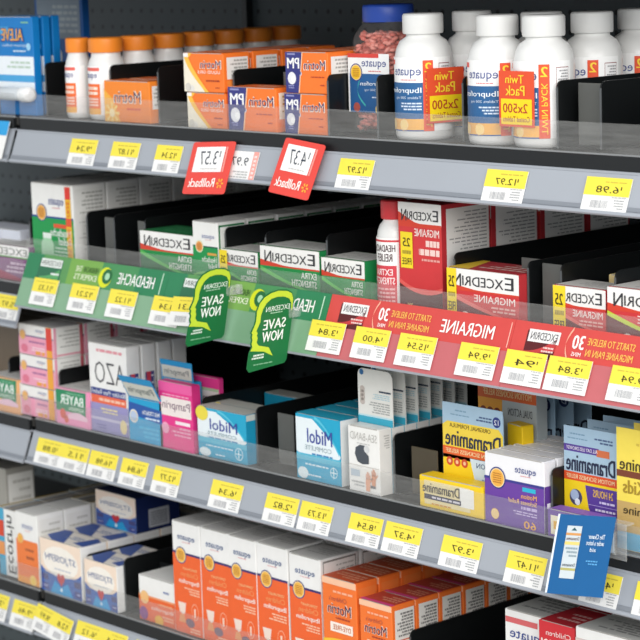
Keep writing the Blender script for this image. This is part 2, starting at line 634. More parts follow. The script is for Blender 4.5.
price_tag(-.6043, -.5185, Z4 + .002, YT - .003, '', 'tilted double yellow price tag overlapping its neighbour on lowest rail', rows=['8.97', '12.8'], tilt=-.10)
price_tag(-.5124, -.4016, Z4, YT, '', 'double wide yellow price tag under the smaller heart emblem carton', rows=['6.12', '10.4'])
price_tag(-.668, -.6155, .969, -.0045, '5.97', 'yellow price tag at far left under the purple carton')


# ------------------------------------------------------------------ sign strips on the second shelf
def strip(x0, x1, label, base, low, head, hx, deco):
    w, h = x1 - x0, .0756
    g = rail_map(0, 0, 0, .41, w)(h)
    m = MB(); m.plate([(0, 0), (w, 0), (w, h), (0, h)], .0009, g, mat(base, .4))
    o = m.build('shelf_sign_strip')
    o.location = ((x0 + x1) / 2, -.0035, 1.034)
    tag(o, label, 'sign')
    p = Pr(w, h, g)
    p.rect(0, 0, 1, .53, low)
    deco(p)
    p.text(head, hx[0], hx[1], .66, .86, '#f4f4f0', 4, .02)
    p.build(o, 'printed_band')
    m = MB(); m.prof([(-.0302, -.0692), (-.0290, -.0688), (-.0280, -.0704), (-.0296, -.0714)], -w / 2, w / 2, M_RAIL)
    m.build('bottom_edge', o)
    return o


def green_deco(p):
    p.rect(0, .53, .12, 1, '#2c8055')
    p.rect(.12, .53, .32, 1, '#5a9657', 1)
    p.rect(.32, .53, .55, 1, '#78a94e', 1)
    p.rect(.55, .53, .8, 1, '#478f58', 1)
    p.rect(.8, .53, 1, 1, '#2a8054', 1)
    p.rect(.10, .56, .27, .92, '#2d6e4d', 2)
    p.rect(.11, .78, .265, .93, '#e6ebe6', 3)
    p.text('EXCEDRIN', .12, .255, .81, .9, '#666f6a', 5, .01)
    p.arc(lambda t: (.12 + .14 * t, .57, .60 + .16 * t * t), 6, '#58a564', 3)
    p.bars(.2, .26, .63, .7, 1, '#f0f0f0', 4)
    p.text('THE', .37, .415, .78, .88, '#e9f0d2', 4, .02)
    p.text('HEADACHE', .425, .53, .78, .88, '#274f1f', 4, .02)
    p.text('EXPERTS', .37, .53, .64, .74, '#e9f0d2', 4, .02)
    p.ell(.585, .74, .045, '#d9e021', 3)
    p.ell(.598, .76, .033, '#236b3b', 4)
    p.ell(.60, .76, .016, '#a9d8b0', 5)
    p.rect(.962, .58, .968, .95, '#bfe0c6', 3)


def red_deco(p):
    p.rect(.07, .5, .215, .88, '#5b1a20', 2)
    p.arc(lambda t: (.07 + .145 * t, .52 + .1 * t, .58 + .22 * t * t), 6, '#c23a3c', 3)
    p.rect(.078, .72, .228, .9, '#eceae8', 3)
    p.text('EXCEDRIN', .09, .218, .755, .865, '#4b4a50', 5, .0)
    p.bars(.14, .21, .58, .68, 2, '#e9c9c4', 4)
    p.arc(lambda t: (.285 - .024 * math.sin(math.pi * (t * .96 + .02)), .5 + .46 * t, .5 + .46 * t + .05), 12, '#f6b39a', 3)
    p.text('30', .292, .345, .70, .9, '#fff2ee', 4, .04)
    p.text('MINS', .297, .34, .6, .66, '#fff2ee', 4, .02)
    p.text('STARTS TO RELIEVE', .36, .575, .78, .88, '#f5c25c', 4, .02)
    p.text('MIGRAINE PAIN IN', .36, .575, .62, .72, '#f5c25c', 4, .02)
    p.rect(.985, .58, .99, .95, '#f9b0a2', 3)


strip(-.5858, -.277, 'green headache sign strip on the left half of the second shelf', '#3a8058', '#84ab8b', 'HEADACHE', (.675, .92), green_deco)
strip(-.2765, .0268, 'green headache sign strip behind the two green hanging tags', '#3a8058', '#7fa986', 'HEADACHE', (.675, .92), green_deco)
strip(.0272, .3198, 'red migraine sign strip under the tall red migraine carton', '#d24a45', '#c4696d', 'MIGRAINE', (.635, .91), red_deco)
strip(.3203, .6150, 'red migraine sign strip at the right end of second shelf', '#d24a45', '#c4696d', 'MIGRAINE', (.635, .91), red_deco)
Z2, Y2 = 1.0035, -.0185
for x0, x1, pr, lb, t in [
    (-.5563, -.503, '11.32', 'yellow price tag, leftmost on the green strip', 0),
    (-.4696, -.4137, '12.21', 'yellow price tag, second from left on the green strip', 0),
    (-.3862, -.3312, '11.22', 'yellow price tag reading 11.22 below the word HEADACHE', 0),
    (-.2945, -.2390, '4.34', 'yellow price tag reading 4.34, left of the first green hanging tag', 0),
    (.005, .0610, '3.84', 'yellow price tag reading 3.84 where green strip meets red strip', 0),
    (.0812, .1354, '4.00', 'yellow price tag reading 4.00 on the red strip', 0),
    (.1538, .2094, '15.54', 'yellow price tag reading 15.54 left of the word MIGRAINE', 0),
    (.249, .3035, '9.94', 'yellow price tag reading 9.94 below the word MIGRAINE', 0),
    (.3178, .3730, '94', 'yellow price tag reading 94 cents, between the 9.94 and 3.84 tags on red', 0),
    (.3792, .4355, '3.84', 'yellow price tag reading 3.84 right of the 94 tag', 0),
    (.4656, .5212, '9.94', 'yellow price tag reading 9.94 cut by the right frame edge', 0)]:
    price_tag(x0, x1, Z2, Y2, pr, lb, slope=.41, tilt=t)
price_tag(-.250, -.195, Z2 + .005, Y2 - .004, '6.31', 'tilted yellow price tag partly behind the first green hanging tag', slope=.41, tilt=.06)


# ------------------------------------------------------------------ hanging cards
def hang_card(x, y, z, w, h, slope, outline, base, label, name, cat, fn, group=None, tilt=0.0, cth=.012):
    g = rail_map(0, 0, 0, slope, w, tilt)(h)
    m = MB(); m.plate([(u * w, v * h) for u, v in outline], .0008, g, mat(base, .4))
    o = m.build(name)
    o.location = (x, y, z)
    tag(o, label, cat, group)
    p = Pr(w, h, g); fn(p); p.build(o, 'printed_face')
    m = MB(); m.plate([(w * .3, h * .93), (w * .7, h * .93), (w * .7, h * 1.0), (w * .3, h * 1.0)], cth, lambda a, b, o_: g(a, b, o_ - .0008), M_CLIP)
    m.build('mounting_clip', o)
    return o


RND = [(0.0, .04), (.015, .012), (.05, 0), (.95, 0), (.985, .012), (1, .04), (1, .96), (.985, .988), (.95, 1), (.05, 1), (.015, .988), (0, .96)]


def rollback(pr):
    def f(p):
        p.rect(.12, .42, .80, .90, '#f6f4f2', 1)
        p.text(pr, .24, .66, .56, .82, '#3b4350', 3, -.01)
        p.text('1', .70, .72, .70, .82, '#3b4350', 3)
        p.bars(.3, .7, .46, .5, 1, '#c9c5c2', 3)
        p.rect(.82, .42, .86, .90, '#f0958c', 1)
        p.text('Rollback', .10, .72, .13, .30, '#fff4ee', 3, .03)
        for i in range(6):
            a = math.pi * i / 3
            c, s_ = math.cos(a), math.sin(a)
            cx, cy, k = .85, .2, p.w / p.h
            p.poly([(cx + .03 * c - .012 * s_, cy + (.03 * s_ + .012 * c) * k), (cx + .03 * c + .012 * s_, cy + (.03 * s_ - .012 * c) * k),
                    (cx + .08 * c + .016 * s_, cy + (.08 * s_ - .016 * c) * k), (cx + .08 * c - .016 * s_, cy + (.08 * s_ + .016 * c) * k)], '#f8b13c', 2)
    return f


hang_card(-.1727, -.0080, 1.2035, .0790, .0665, .42, RND, '#e4493f', 'red rollback price card reading 3.57 on the top rail', 'rollback_card', 'sign', rollback('3.57'), 'red rollback cards', .06, .003)
hang_card(-.0060, -.0080, 1.2115, .0725, .0675, .42, RND, '#e4493f', 'red rollback price card reading 4.37 under the navy and orange stack', 'rollback_card', 'sign', rollback('4.37'), 'red rollback cards', -.09, .003)


def white_red(p):
    p.rect(.84, 0, 1, 1, '#f0a49a', 1)
    p.bars(.88, .96, .1, .9, 6, '#fbe7e3', 2, .6, True)
    p.text('9.97', .2, .72, .52, .80, '#3b4350', 3, -.01)
    p.bars(.15, .78, .1, .36, 3, '#bcbcbc', 3)


hang_card(-.1190, -.0075, 1.1945, .059, .0375, .3805, [(0, 0), (1, 0), (1, 1), (0, 1)], WHITE, 'white price card with pink edge between the two red cards', 'price_card', 'price tag', white_red, cth=.001)


def head_outline():
    # rounded head looking left, square lower half
    return [(.04, .05), (.10, .0), (.92, .04), (.97, .08), (1.0, .70), (.985, .86), (.93, .94), (.8, .985), (.6, 1.0), (.42, .985), (.26, .94), (.16, .86),
            (.11, .76), (.115, .66), (.10, .60), (.045, .53), (.03, .50), (.06, .48), (.05, .44), (.075, .41), (.06, .36), (.09, .31), (.05, .24)]


def save_now(p):
    k = [(.23, .12), (.93, .14), (.95, .70), (.935, .80), (.87, .865), (.74, .90), (.58, .91), (.44, .895), (.34, .85), (.27, .78), (.235, .70), (.235, .62),
         (.21, .58), (.165, .515), (.20, .49), (.19, .455), (.215, .42), (.20, .37), (.24, .325), (.5, .28), (.52, .2)]
    face = [(.07, .27), (.11, .32), (.085, .36), (.10, .41), (.075, .44), (.085, .48), (.055, .50), (.12, .60), (.135, .66), (.13, .76), (.18, .86), (.28, .93), (.43, .97),
            (.6, .985), (.8, .965), (.92, .925), (.965, .86), (.975, .72), (.95, .70), (.935, .80), (.87, .865), (.74, .90), (.58, .91), (.44, .895), (.34, .85), (.27, .78), (.235, .70), (.235, .62), (.21, .58),
            (.165, .515), (.20, .49), (.19, .455), (.215, .42), (.20, .37), (.25, .325), (.5, .28), (.62, .16), (.40, .235), (.18, .26)]
    p.poly(face, '#c4d93a', 2)
    p.text('EXCEDRIN', .34, .90, .735, .80, '#e3f0e4', 4, .01)
    p.bars(.36, .74, .70, .725, 1, '#a9d0b2', 3)
    p.text('SAVE', .32, .84, .51, .635, '#f2f6f0', 4, .03)
    p.text('NOW', .32, .80, .355, .485, '#f2f6f0', 4, .03)
    p.bars(.12, .40, .15, .22, 2, '#dbe9dc', 4, .6)
    p.bars(.14, .62, .07, .1, 1, '#7fb58e', 3)


def flag(x, y, z, w, h, label):
    """head shaped card standing out from the sign strip at a right angle"""
    def g(a, b, o): return (o, a - w + (b - h) * .19, b - h)
    m = MB(); m.plate([(u * w, v * h) for u, v in head_outline()], .0008, g, mat('#1a6f3c', .4))
    o = m.build('hanging_tag')
    o.location = (x, y, z)
    tag(o, label, 'sign', 'green hanging tags')
    p = Pr(w, h, g); save_now(p); p.build(o, 'printed_face')
    m = MB()
    m.box(-.0016, .0016, -.012, .0095, -.036, -.024, M_CLIP, .0005)
    m.box(-.006, .006, .0085, .0095, -.036, -.024, M_CLIP, .0004)
    m.build('mounting_clip', o)
    return o


flag(-.1330, -.0200, 1.0560, .0640, .0895, 'green head shaped hanging tag nearest the left, covering the tilted price tag')
flag(-.0190, -.0200, 1.0405, .0655, .0915, 'green head shaped hanging tag nearest the red strip')


def leaflet(p):
    p.rect(0, 0, .035, 1, '#e8f0f6', 1)
    p.rect(.2, .2, .46, .86, '#cfd8dc', 2)
    p.rect(.2, .62, .46, .66, '#e8d27a', 3); p.rect(.2, .30, .46, .33, '#b8b26a', 3)
    p.text('Dramamine', .22, .44, .68, .72, '#58333a', 4, .02)
    p.text('Dramamine', .22, .44, .35, .39, '#3b4450', 4, .02)
    p.bars(.23, .44, .46, .60, 3, '#8fa2ac', 4)
    p.poly([(.28, .8), (.38, .8), (.33, .84)], '#2e5b66', 3)
    p.rect(.2, .74, .46, .77, '#d99a5a', 3)
    p.text('The Cleaner', .60, .88, .71, .77, '#e6f1fa', 4, .02)
    p.text('under a lotion', .58, .88, .63, .69, '#e6f1fa', 4, .02)
    p.text('aid', .66, .76, .55, .60, '#e6f1fa', 4, .02)
    p.bars(.55, .82, .38, .45, 2, '#5fa9df', 3)


lf = hang_card(.4325, -.021, .8400, .0765, .0850, .45, [(0, 0), (1, 0), (1, 1), (0, 1)], '#145f9a', 'blue leaflet hanging from the third shelf at lower right', 'hanging_leaflet', 'sign', leaflet, None, .123)
cl = MB()
cl.box(.443, .475, -.0085, -.0068, .795, .834, M_CLIP, .0008)
cl.box(.452, .462, -.0105, -.0085, .80, .826, M_CLIP, .0015)
cl.box(.443, .475, -.0068, .004, .8325, .8345, M_CLIP)
o = cl.build('clear_sign_clip'); tag(o, 'clear plastic sign clip at right of the blue leaflet', 'clip')
m = MB(); m.box(.4535, .4605, -.0112, -.0104, .802, .824, mat('#c9d3da', .3), .0004); m.build('catch', o)


def promo(p):
    p.rect(0, .62, 1, 1, '#2ba0dd'); p.rect(0, .28, .6, .56, '#f4dd3a')
    p.bars(.1, .8, .08, .22, 2, '#bcbcbc')


hang_card(-.645, -.006, 1.2115, .066, .0525, .36, [(0, 0), (1, 0), (1, 1), (0, 1)], WHITE, 'blue and white promotional tag at far left of top rail', 'promotion_tag', 'price tag', promo, cth=.002)
# ================================================================== products
def logo(p, u0, u1, v0, v1, c='#3a4a8c', wide=True):
    p.text('equate', u0, u1, v0, v1, c, 4, .004)
    a = (u1 - u0)
    p.bars(u0 + a * .25, u0 + a * .75, v0 - (v1 - v0) * .12, v0 + (v1 - v0) * .02, 1, '#d9767a', 4, .5, True)


# ---- pill bottles
def bottle(x, y, z, r, h, capc, label, name='pill_bottle', caph=.0235, capr=.72, wrap=None, sticker=None, turn=22, group=None, body='#e4e4e2', neck=None, taper=1.0, cat='bottle'):
    m = MB()
    hb = h - caph
    nr = neck or capr * .82
    m.lathe([(r * .86 * taper, 0), (r * .96 * taper, .002), (r * taper, .006), (r, hb * .70), (r * .985, hb * .78), (r * .92, hb * .86), (r * .80, hb * .925), (r * nr * 1.02, hb * .965), (r * nr, hb * 1.0)], 48, mat(body, .28, .02))
    o = m.build(name)
    o.location = (x, y, z)
    o.rotation_euler = (0, 0, R(turn))
    tag(o, label, cat, group)
    m = MB()
    c = r * capr
    m.lathe([(c * .97, hb - .001), (c, hb + .001), (c, h - .003), (c * .99, h - .0018)], 64, mat(capc, .4, .02), rib=.022)
    m.lathe([(c * .985, h - .0018), (c * .94, h - .0003), (c * .85, h), (c * .4, h)], 48, mat(capc, .4, .02))
    co = m.build('cap', o)
    if wrap:
        wv0, wv1, arc, fn = wrap
        w = r * arc; hh = (wv1 - wv0) * h

        def g(a, b, of):
            t = (a - w / 2) / r
            rr = r + of
            return (rr * math.sin(t), -rr * math.cos(t), wv0 * h + b)
        p = Pr(w, hh, g, seg=20); fn(p); p.build(o, 'wrap_label')
    return o


def orange_label(p):
    p.rect(0, 0, 1, 1, '#f7f5f3')
    p.rect(0, .02, .72, .64, '#ef6f33', 2)
    p.rect(0, .90, .72, .97, '#e2685c', 2)
    p.text('equate', .18, .66, .72, .86, '#3a4a8c', 4)
    p.rect(0, .02, .72, .14, '#f3b04a', 3)
    p.bars(.1, .66, .40, .6, 2, '#fbe3d2', 4, .6)
    p.bars(.2, .66, .18, .36, 3, '#fbe3d2', 4)
    p.ell(.10, .55, .09, '#f4c34c', 4)


G1 = 'white bottles with orange caps on the top shelf'
bottle(-.5085, .0375, DK[1], .0178, .106, '#ee8a2c', 'small white bottle with orange cap, leftmost on the top shelf', caph=.018, capr=.90, wrap=(.06, .66, 2.6, orange_label), turn=6, group=G1)
ob = bottle(-.4505, .0405, DK[1], .0245, .107, '#ee8a2c', 'white bottle with orange cap behind the lone orange carton, front of its row', caph=.018, capr=.94, wrap=(.06, .66, 2.4, orange_label), turn=0, group=G1)
for i in range(1, 7):
    dup(ob, (-.4505, .0405 + .0522 * i, DK[1]), 'white bottle with orange cap, %s in the row going back' % ORD[i], G1)


def ibu_label(twin, strip_col=True):
    def f(p):
        p.rect(0, 0, 1, 1, '#f4f4f3')
        p.rect(0, 0, .60, .66, '#2b5f92', 2)
        p.rect(.02, .0, .60, .17, '#f0b357', 3)
        p.seal(.12, .09, .075, '#f0b357', '#f6d58c', 4, False)
        p.seal(.34, .09, .075, '#f0b357', '#f6d58c', 4, False)
        p.rect(.0, .0, .60, .02, '#2d5c9c', 4)
        p.text('equate', .17, .58, .72, .855, '#44528f', 4)
        p.bars(.3, .52, .69, .705, 1, '#d9767a', 4, .8, True)
        p.rect(.0, .9, .16, .965, '#e25b50', 2)
        p.text('Ibuprofen', .09, .58, .50, .595, '#e9f0f6', 5, .02)
        p.text('Tablets 200 mg', .2, .58, .43, .475, '#cfdced', 5, .01)
        p.bars(.28, .58, .28, .40, 3, '#cfdced', 4, .5)
        p.arc(lambda t: (.02 + .05 * math.sin(t * 5), .2 + .4 * t, .2 + .4 * t + .045), 10, '#4fa3c2', 3)
        p.seal(.02, .70, .07, '#2b3a86', '#f4b63f', 3, False)
        if strip_col:
            p.rect(.60, -.05, .725, .96, '#e2522f', 4)
            p.text('2', .625, .70, .80, .93, '#f8d23a', 7, .04)
            p.vtext('TWIN PACK', .63, .70, .06, .72, '#f8d23a', 7, .03)
        p.rect(.80, .60, .97, .92, '#8a4a4a', 2); p.rect(.805, .61, .965, .91, '#eeeded', 3)
        p.bars(.815, .955, .63, .89, 7, '#9a9a9c', 4)
    return f


def twin_sticker(root, cx, cz, w, h, ang, ro):
    """flat sticker bridging two bottles, child of the front bottle"""
    a = R(ang)
    pos = Vector(ro)

    def g(u, v, o):
        t = u - w / 2
        return (pos.x + t * math.cos(a) + o * math.sin(a), pos.y + t * math.sin(a) - o * math.cos(a), pos.z + v)
    m = MB(); m.plate([(0, 0), (w, 0), (w, h), (0, h)], .0006, g, mat('#e2522f'))
    s = m.build('twin_pack_sticker', root)
    p = Pr(w, h, g)
    p.rect(.06, .04, .94, .50, '#f6d51f', 1)
    p.text('Twin', .2, .72, .78, .93, '#f8d23a', 3, .03)
    p.text('Pack', .2, .74, .56, .74, '#f8d23a', 3, .03)
    p.text('2x500', .12, .82, .25, .42, '#b5382a', 3, .02)
    p.text('Coated Tablets', .12, .88, .09, .19, '#a5462a', 3, .0)
    p.build(s, 'sticker_panel', 'sticker_lettering')


G2 = 'white bottles with white caps on the top shelf'
BK = dict(caph=.0215, capr=.70, group=G2)
wl = (.075, .66, 2.8, ibu_label(True))
w1 = bottle(.1430, .0405, DK[1], .0330, .1405, '#e1e1df', 'white bottle with blue label beside the jar of red pills, leftmost of four', wrap=wl, turn=27, **BK)
w2 = bottle(.1550, .1070, DK[1], .0325, .1405, '#e1e1df', 'white bottle partly behind the twin pack sticker, second from jar', wrap=wl, turn=27, **BK)
w3 = bottle(.2600, .0378, DK[1], .0330, .1395, '#e1e1df', 'white bottle with blue label left of the frontmost twin pack sticker', wrap=wl, turn=31, **BK)
w4 = bottle(.3275, .0380, DK[1], .0330, .1395, '#e1e1df', 'white bottle with red twin pack stripe, front right, beside black divider', wrap=wl, turn=16, **BK)
for i, t in ((1, 'white bottle behind the front right bottle, second in that row'), (2, 'white bottle at the right frame edge, third in that row')):
    dup(w4, (.3275, .0380 + .0775 * i, DK[1]), t, G2)
for i, t in ((1, 'white bottle hidden behind the bottle left of the sticker, second in row'),):
    dup(w3, (.2590, .0378 + .072 * i, DK[1]), t, G2)


def local(o, p):
    return o.matrix_basis.inverted() @ Vector(p)


def sticker_on(o, world, w, h, ang):
    l = Matrix.Rotation(-o.rotation_euler.z, 4, 'Z') @ (Vector(world) - o.location)
    twin_sticker(o, 0, 0, w, h, ang - math.degrees(o.rotation_euler.z), l)


sticker_on(w3, (.3195, .0028, DK[1] + .0228), .0505, .0590, 0)
sticker_on(w1, (.1785, .0390, DK[1] + .0195), .0500, .0610, 79.7)

# ---- jar of red tablets
jar = MB()
JS = .45
jar.lathe([(.030, 0), (.0335, .002), (.0345, .007), (.0345, .107), (.0336, .113), (.0292, .121), (.0255, .1265), (.0255, .131)], 48, M_JAR, rx=1.10, ry=.9, sq=JS)
jo = jar.build('pill_jar'); jo.location = (.0590, .0675, DK[1])
tag(jo, 'clear square jar of red pills with a blue screw cap', 'jar')
m = MB()
m.lathe([(.0290, .1295), (.0298, .1315), (.0298, .1465), (.0285, .149), (.02, .1495)], 60, mat('#26479f', .38, .02), rib=.02)
m.build('cap', jo)
pills = MB()
pm = [mat('#d57a6c', .4), mat('#de8d80', .4), mat('#c8685c', .4)]
octa = []
for k in range(1500):
    u, v = random.uniform(-1, 1), random.uniform(-1, 1)
    zz = random.uniform(.006, .116)
    sh = 1 if zz < .104 else .86
    if abs(u) < .74 and abs(v) < .74 and zz < .098: continue
    px, py = u * .0335 * sh * (.98 if abs(v) < .8 else .9), v * .0270 * sh * (.98 if abs(u) < .8 else .9)
    a, b = random.uniform(0, 6.28), random.uniform(-.9, .9)
    M = Matrix.Translation((px, py, zz)) @ Matrix.Rotation(a, 4, 'Z') @ Matrix.Rotation(b, 4, 'X')
    n = 7
    vs = [(0, 0, .0026)] + [(.0046 * math.cos(6.283 * i / n), .0046 * math.sin(6.283 * i / n), .0012) for i in range(n)] + \
         [(.0046 * math.cos(6.283 * i / n), .0046 * math.sin(6.283 * i / n), -.0012) for i in range(n)] + [(0, 0, -.0026)]
    fs = [[0, 1 + i, 1 + (i + 1) % n] for i in range(n)] + [[1 + i, 1 + n + i, 1 + n + (i + 1) % n, 1 + (i + 1) % n] for i in range(n)] + \
         [[1 + 2 * n, 1 + n + (i + 1) % n, 1 + n + i] for i in range(n)]
    pills.add([M @ Vector(q) for q in vs], fs, random.choice(pm), True)
pills.box(-.027, .027, -.022, .022, .006, .108, pm[2], .006)
po = pills.build('red_tablets', jo); po['kind'] = 'stuff'


def jar_label(p):
    p.rect(0, 0, 1, 1, '#f3f3f2')
    p.rect(0, .93, .75, 1.0, '#d8483f', 2)
    p.poly([(0.04, 0), (1, 0), (1, .66), (.04, .66)], '#2a5f97', 2)
    p.text('equate', .34, .93, .74, .89, '#44528f', 4)
    p.bars(.5, .8, .695, .715, 1, '#d9767a', 4, .8, True)
    p.seal(.20, .68, .15, '#2b3a86', '#f2c230', 3)
    p.text('Ibuprofen', .30, .98, .44, .53, '#e9f0f6', 5, .02)
    p.text('Tablets, 200 mg', .4, .98, .36, .41, '#cfdced', 5)
    p.bars(.55, .98, .2, .33, 3, '#cfdced', 4)
    p.arc(lambda t: (.28 - .12 * math.sin(t * 3.0) + .15 * t, .1 + .42 * (1 - t), .14 + .42 * (1 - t)), 10, '#4bb6b5', 4)
    p.ell(.2, .09, .08, '#b4584e', 4)
    p.seal(.75, .06, .1, '#e9c04a', '#f2d46a', 4, False)


jl = Pr(.069, .068, lambda a, b, o: (a - .0365, -.0313 - o, .026 + b))
jar_label(jl)
jl.build(jo, 'front_label')


# ---- orange pain reliever cartons on the top shelf
def motrin_lone(p):
    p.poly([(0, 0), (.35, 0), (.2, .55), (0, .8)], '#f7b548', 1)
    for i in range(8):
        a = i * .785
        p.poly([(.17, .22), (.17 + .16 * math.cos(a - .15), .22 + .26 * math.sin(a - .15)), (.17 + .16 * math.cos(a + .15), .22 + .26 * math.sin(a + .15))], '#fad77c', 2)
    p.ell(.17, .22, .06, '#f9e3b0', 3)
    p.text('Motrin', .22, .82, .46, .78, '#fdf0dc', 3, .05)
    p.text('Motrin', .23, .81, .48, .76, '#5a4a66', 5, .0)
    p.bars(.35, .8, .28, .38, 1, '#e0562b', 4)


def motrin_top(c='#ea6a2c'):
    return lambda p: (p.rect(.1, .1, .9, .9, c, 1), p.bars(.2, .8, .3, .7, 3, '#f6c7a0', 2))


def motrin_side(p):
    p.rect(.12, .34, .92, .90, '#e9e6e2', 1)
    p.bars(.17, .88, .40, .86, 5, '#a9a6a2', 2)
    p.rect(.12, .1, .92, .3, '#f08a3a', 1)


mo = carton(-.4225, .014, DK[1], .0955, .035, .0528, '#f58a2e', 'lone orange carton standing in front of the orange capped bottles', front=motrin_lone, side=motrin_side, top=motrin_top())
row_back(mo, 1, .040, 'orange carton {} in line, mostly hidden behind the lone orange carton', 'orange cartons before the orange caps')


def motrin_swoosh(p):
    pts = [(0, 1), (0, 0), (.55, 0)]
    for i in range(1, 8):
        t = i / 8
        pts.append((.55 * (1 - t) ** 1.6, t))
    p.poly(pts, '#f3ebd8', 1)
    pts = [(0.02, 1), (.22, 1)] + [(.62 * (1 - i / 8) ** 1.3 + .1 * (i / 8), i / 8) for i in range(8, -1, -1)][1:] + [(.52, 0)] + [(.55 * (1 - i / 8) ** 1.6, i / 8) for i in range(1, 8)]
    p.poly(pts, '#f8c04a', 2)
    p.text('Motrin', .42, .95, .60, .84, '#fbe8d4', 3, .05)
    p.text('Motrin', .43, .94, .62, .82, '#4d4874', 5)
    p.text('LIQUID GELS', .36, .92, .47, .56, '#fdf4ea', 4, .02)
    p.bars(.55, .9, .26, .34, 1, '#a63c22', 4)
    p.bars(.72, .9, .1, .15, 1, '#a63c22', 4)
    p.rect(.0, .9, .12, 1, '#f6f3ef', 3)
    p.ell(.1, .12, .07, '#d8d3c8', 3); p.ell(.2, .08, .06, '#e6e2da', 3)


def motrin_pm(p):
    p.poly([(0, 0), (.30, 0), (.40, 1), (0, 1)], '#36397f', 1)
    p.poly([(.30, 0), (.325, 0), (.425, 1), (.40, 1)], '#f6c59a', 2)
    p.text('PM', .05, .33, .60, .86, '#f4f4f4', 3, .05)
    p.ell(.15, .36, .10, '#e9e9ee', 3); p.ell(.19, .34, .05, '#fbfbfb', 4)
    p.ell(.36, .48, .03, '#dfe2f2', 3); p.ell(.348, .49, .026, '#36397f', 4)
    p.bars(.04, .2, .1, .2, 2, '#9a9cd0', 3)
    p.rect(.05, .93, .24, .97, '#8f92c4', 3)
    p.text('Motrin', .44, .96, .56, .82, '#fbe8d4', 3, .05)
    p.text('Motrin', .45, .95, .585, .80, '#3d3a6c', 5)
    p.bars(.45, .92, .38, .43, 1, '#b5432a', 4)
    p.bars(.75, .92, .18, .24, 1, '#b5432a', 4)


GM = 'orange cartons with a pale swoosh'
a = carton(-.2424, .008, DK[1], .0745, .040, .0430, '#f47a2c', 'orange carton with pale swoosh, bottom of the stacked pair', front=motrin_swoosh, side=motrin_side, top=motrin_top(), group=GM)
b = carton(-.2470, .008, DK[1] + .0441, .0765, .0425, .0475, '#f47a2c', 'orange carton with pale swoosh, top of the stacked pair', front=motrin_swoosh, side=motrin_side, top=motrin_top(), group=GM)
for i in (1, 2, 3):
    dup(a, (-.2424 + .03725, .008 + .0475 * i, DK[1]), 'orange carton with pale swoosh, bottom, %s from the front' % ORD[i], GM)
    dup(b, (-.2470 + .03825, .008 + .0475 * i, DK[1] + .0441), 'orange carton with pale swoosh, top, %s from the front' % ORD[i], GM)
pms = lambda p: (p.rect(.1, .3, .9, .9, '#efe6d4', 1), p.bars(.2, .8, .35, .85, 6, '#b89a5a', 2))
carton(-.1598, .005, DK[1], .0885, .042, .0522, '#f47a2c', 'wide navy and orange carton standing alone before black divider', front=motrin_pm, side=pms, top=motrin_top())
GP = 'navy and orange cartons in the stack'
a = carton(-.0599, .008, DK[1], .0735, .043, .0470, '#f47a2c', 'navy and orange carton, bottom of the stack left of the jar', front=motrin_pm, side=motrin_side, top=motrin_top(), group=GP)
b = carton(-.0560, .008, DK[1] + .0481, .0735, .043, .0478, '#f47a2c', 'navy and orange carton, top of the stack left of the jar', front=motrin_pm, side=motrin_side, top=motrin_top(), group=GP)
a.location.x -= .0; b.location.x -= .0
# the stack lies just left of its divider
for o_ in (a, b): o_.location.x += .0006
for i in (1, 2):
    dup(a, (a.location.x, .008 + .0475 * i, DK[1]), 'navy and orange carton, bottom, %s from front, left of the jar' % ORD[i], GP)
    dup(b, (b.location.x, .008 + .0475 * i, DK[1] + .0481), 'navy and orange carton, top, %s from front, left of the jar' % ORD[i], GP)


# ---- blue cartons, top left
def aleve(p):
    p.rect(0, .68, .0, 1, '#0a7fc8', 1)
    p.text('ALEVE', .16, .74, .76, .88, '#f7b23a', 6, .02)
    p.text('ALEVE', .14, .76, .745, .89, '#33408a', 4, .08)
    p.text('naproxen sodium', .16, .86, .69, .73, '#cfe8f7', 4, .01)
    p.bars(.3, .8, .64, .67, 1, '#cfe8f7', 4)
    p.bars(.58, .9, .93, .96, 1, '#8fd0a0', 3)
    p.rect(.1, .82, .35, .9, '#4aa7de', 2)
    p.rect(0, .24, 1, .60, '#edf3f8', 2)
    p.rect(0, .34, 1, .41, '#4aa5dc', 3)
    p.bars(.1, .9, .47, .56, 2, '#bcd0c0', 3)
    p.ell(.88, .70, .06, '#9ad0ee', 4)


GA = 'blue cartons at the top left'
a = carton(-.675, .022, DK[1], .0865, .012, .1335, '#0b7ac4', 'bright blue and white carton at top left, front of its row', front=aleve, group=GA)
m = MB()
m.lathe([(.0085, -.070), (.0092, -.068), (.0092, -.020), (.0075, -.016)], 24, mat('#cdd3d8', .4))
m.lathe([(.0098, -.016), (.0104, -.014), (.0104, .001), (.009, .004), (.005, .005)], 28, mat('#f1f2f2', .35))
bb = m.build('blister_bottle', a); bb.location = (.0445, -.0112, .0300); bb.rotation_euler = (0, R(90), 0)
row_back(a, 2, .0165, 'bright blue and white carton at top left, {} in its row', GA, skip=('blister_bottle',))


def bigblue(p):
    p.rect(.05, .62, .95, .97, '#7f8d99', 1)
    p.bars(.12, .9, .66, .93, 5, '#9fa9ae', 2)
    p.ell(.42, .46, .13, '#cfd2d2', 2)
    p.rect(.78, .32, .86, .56, '#7ea5c9', 2)


carton(-.735, .13, DK[1], .114, .012, .158, '#12559c', 'large dark blue carton with grey panel behind the bright blue ones', front=bigblue)


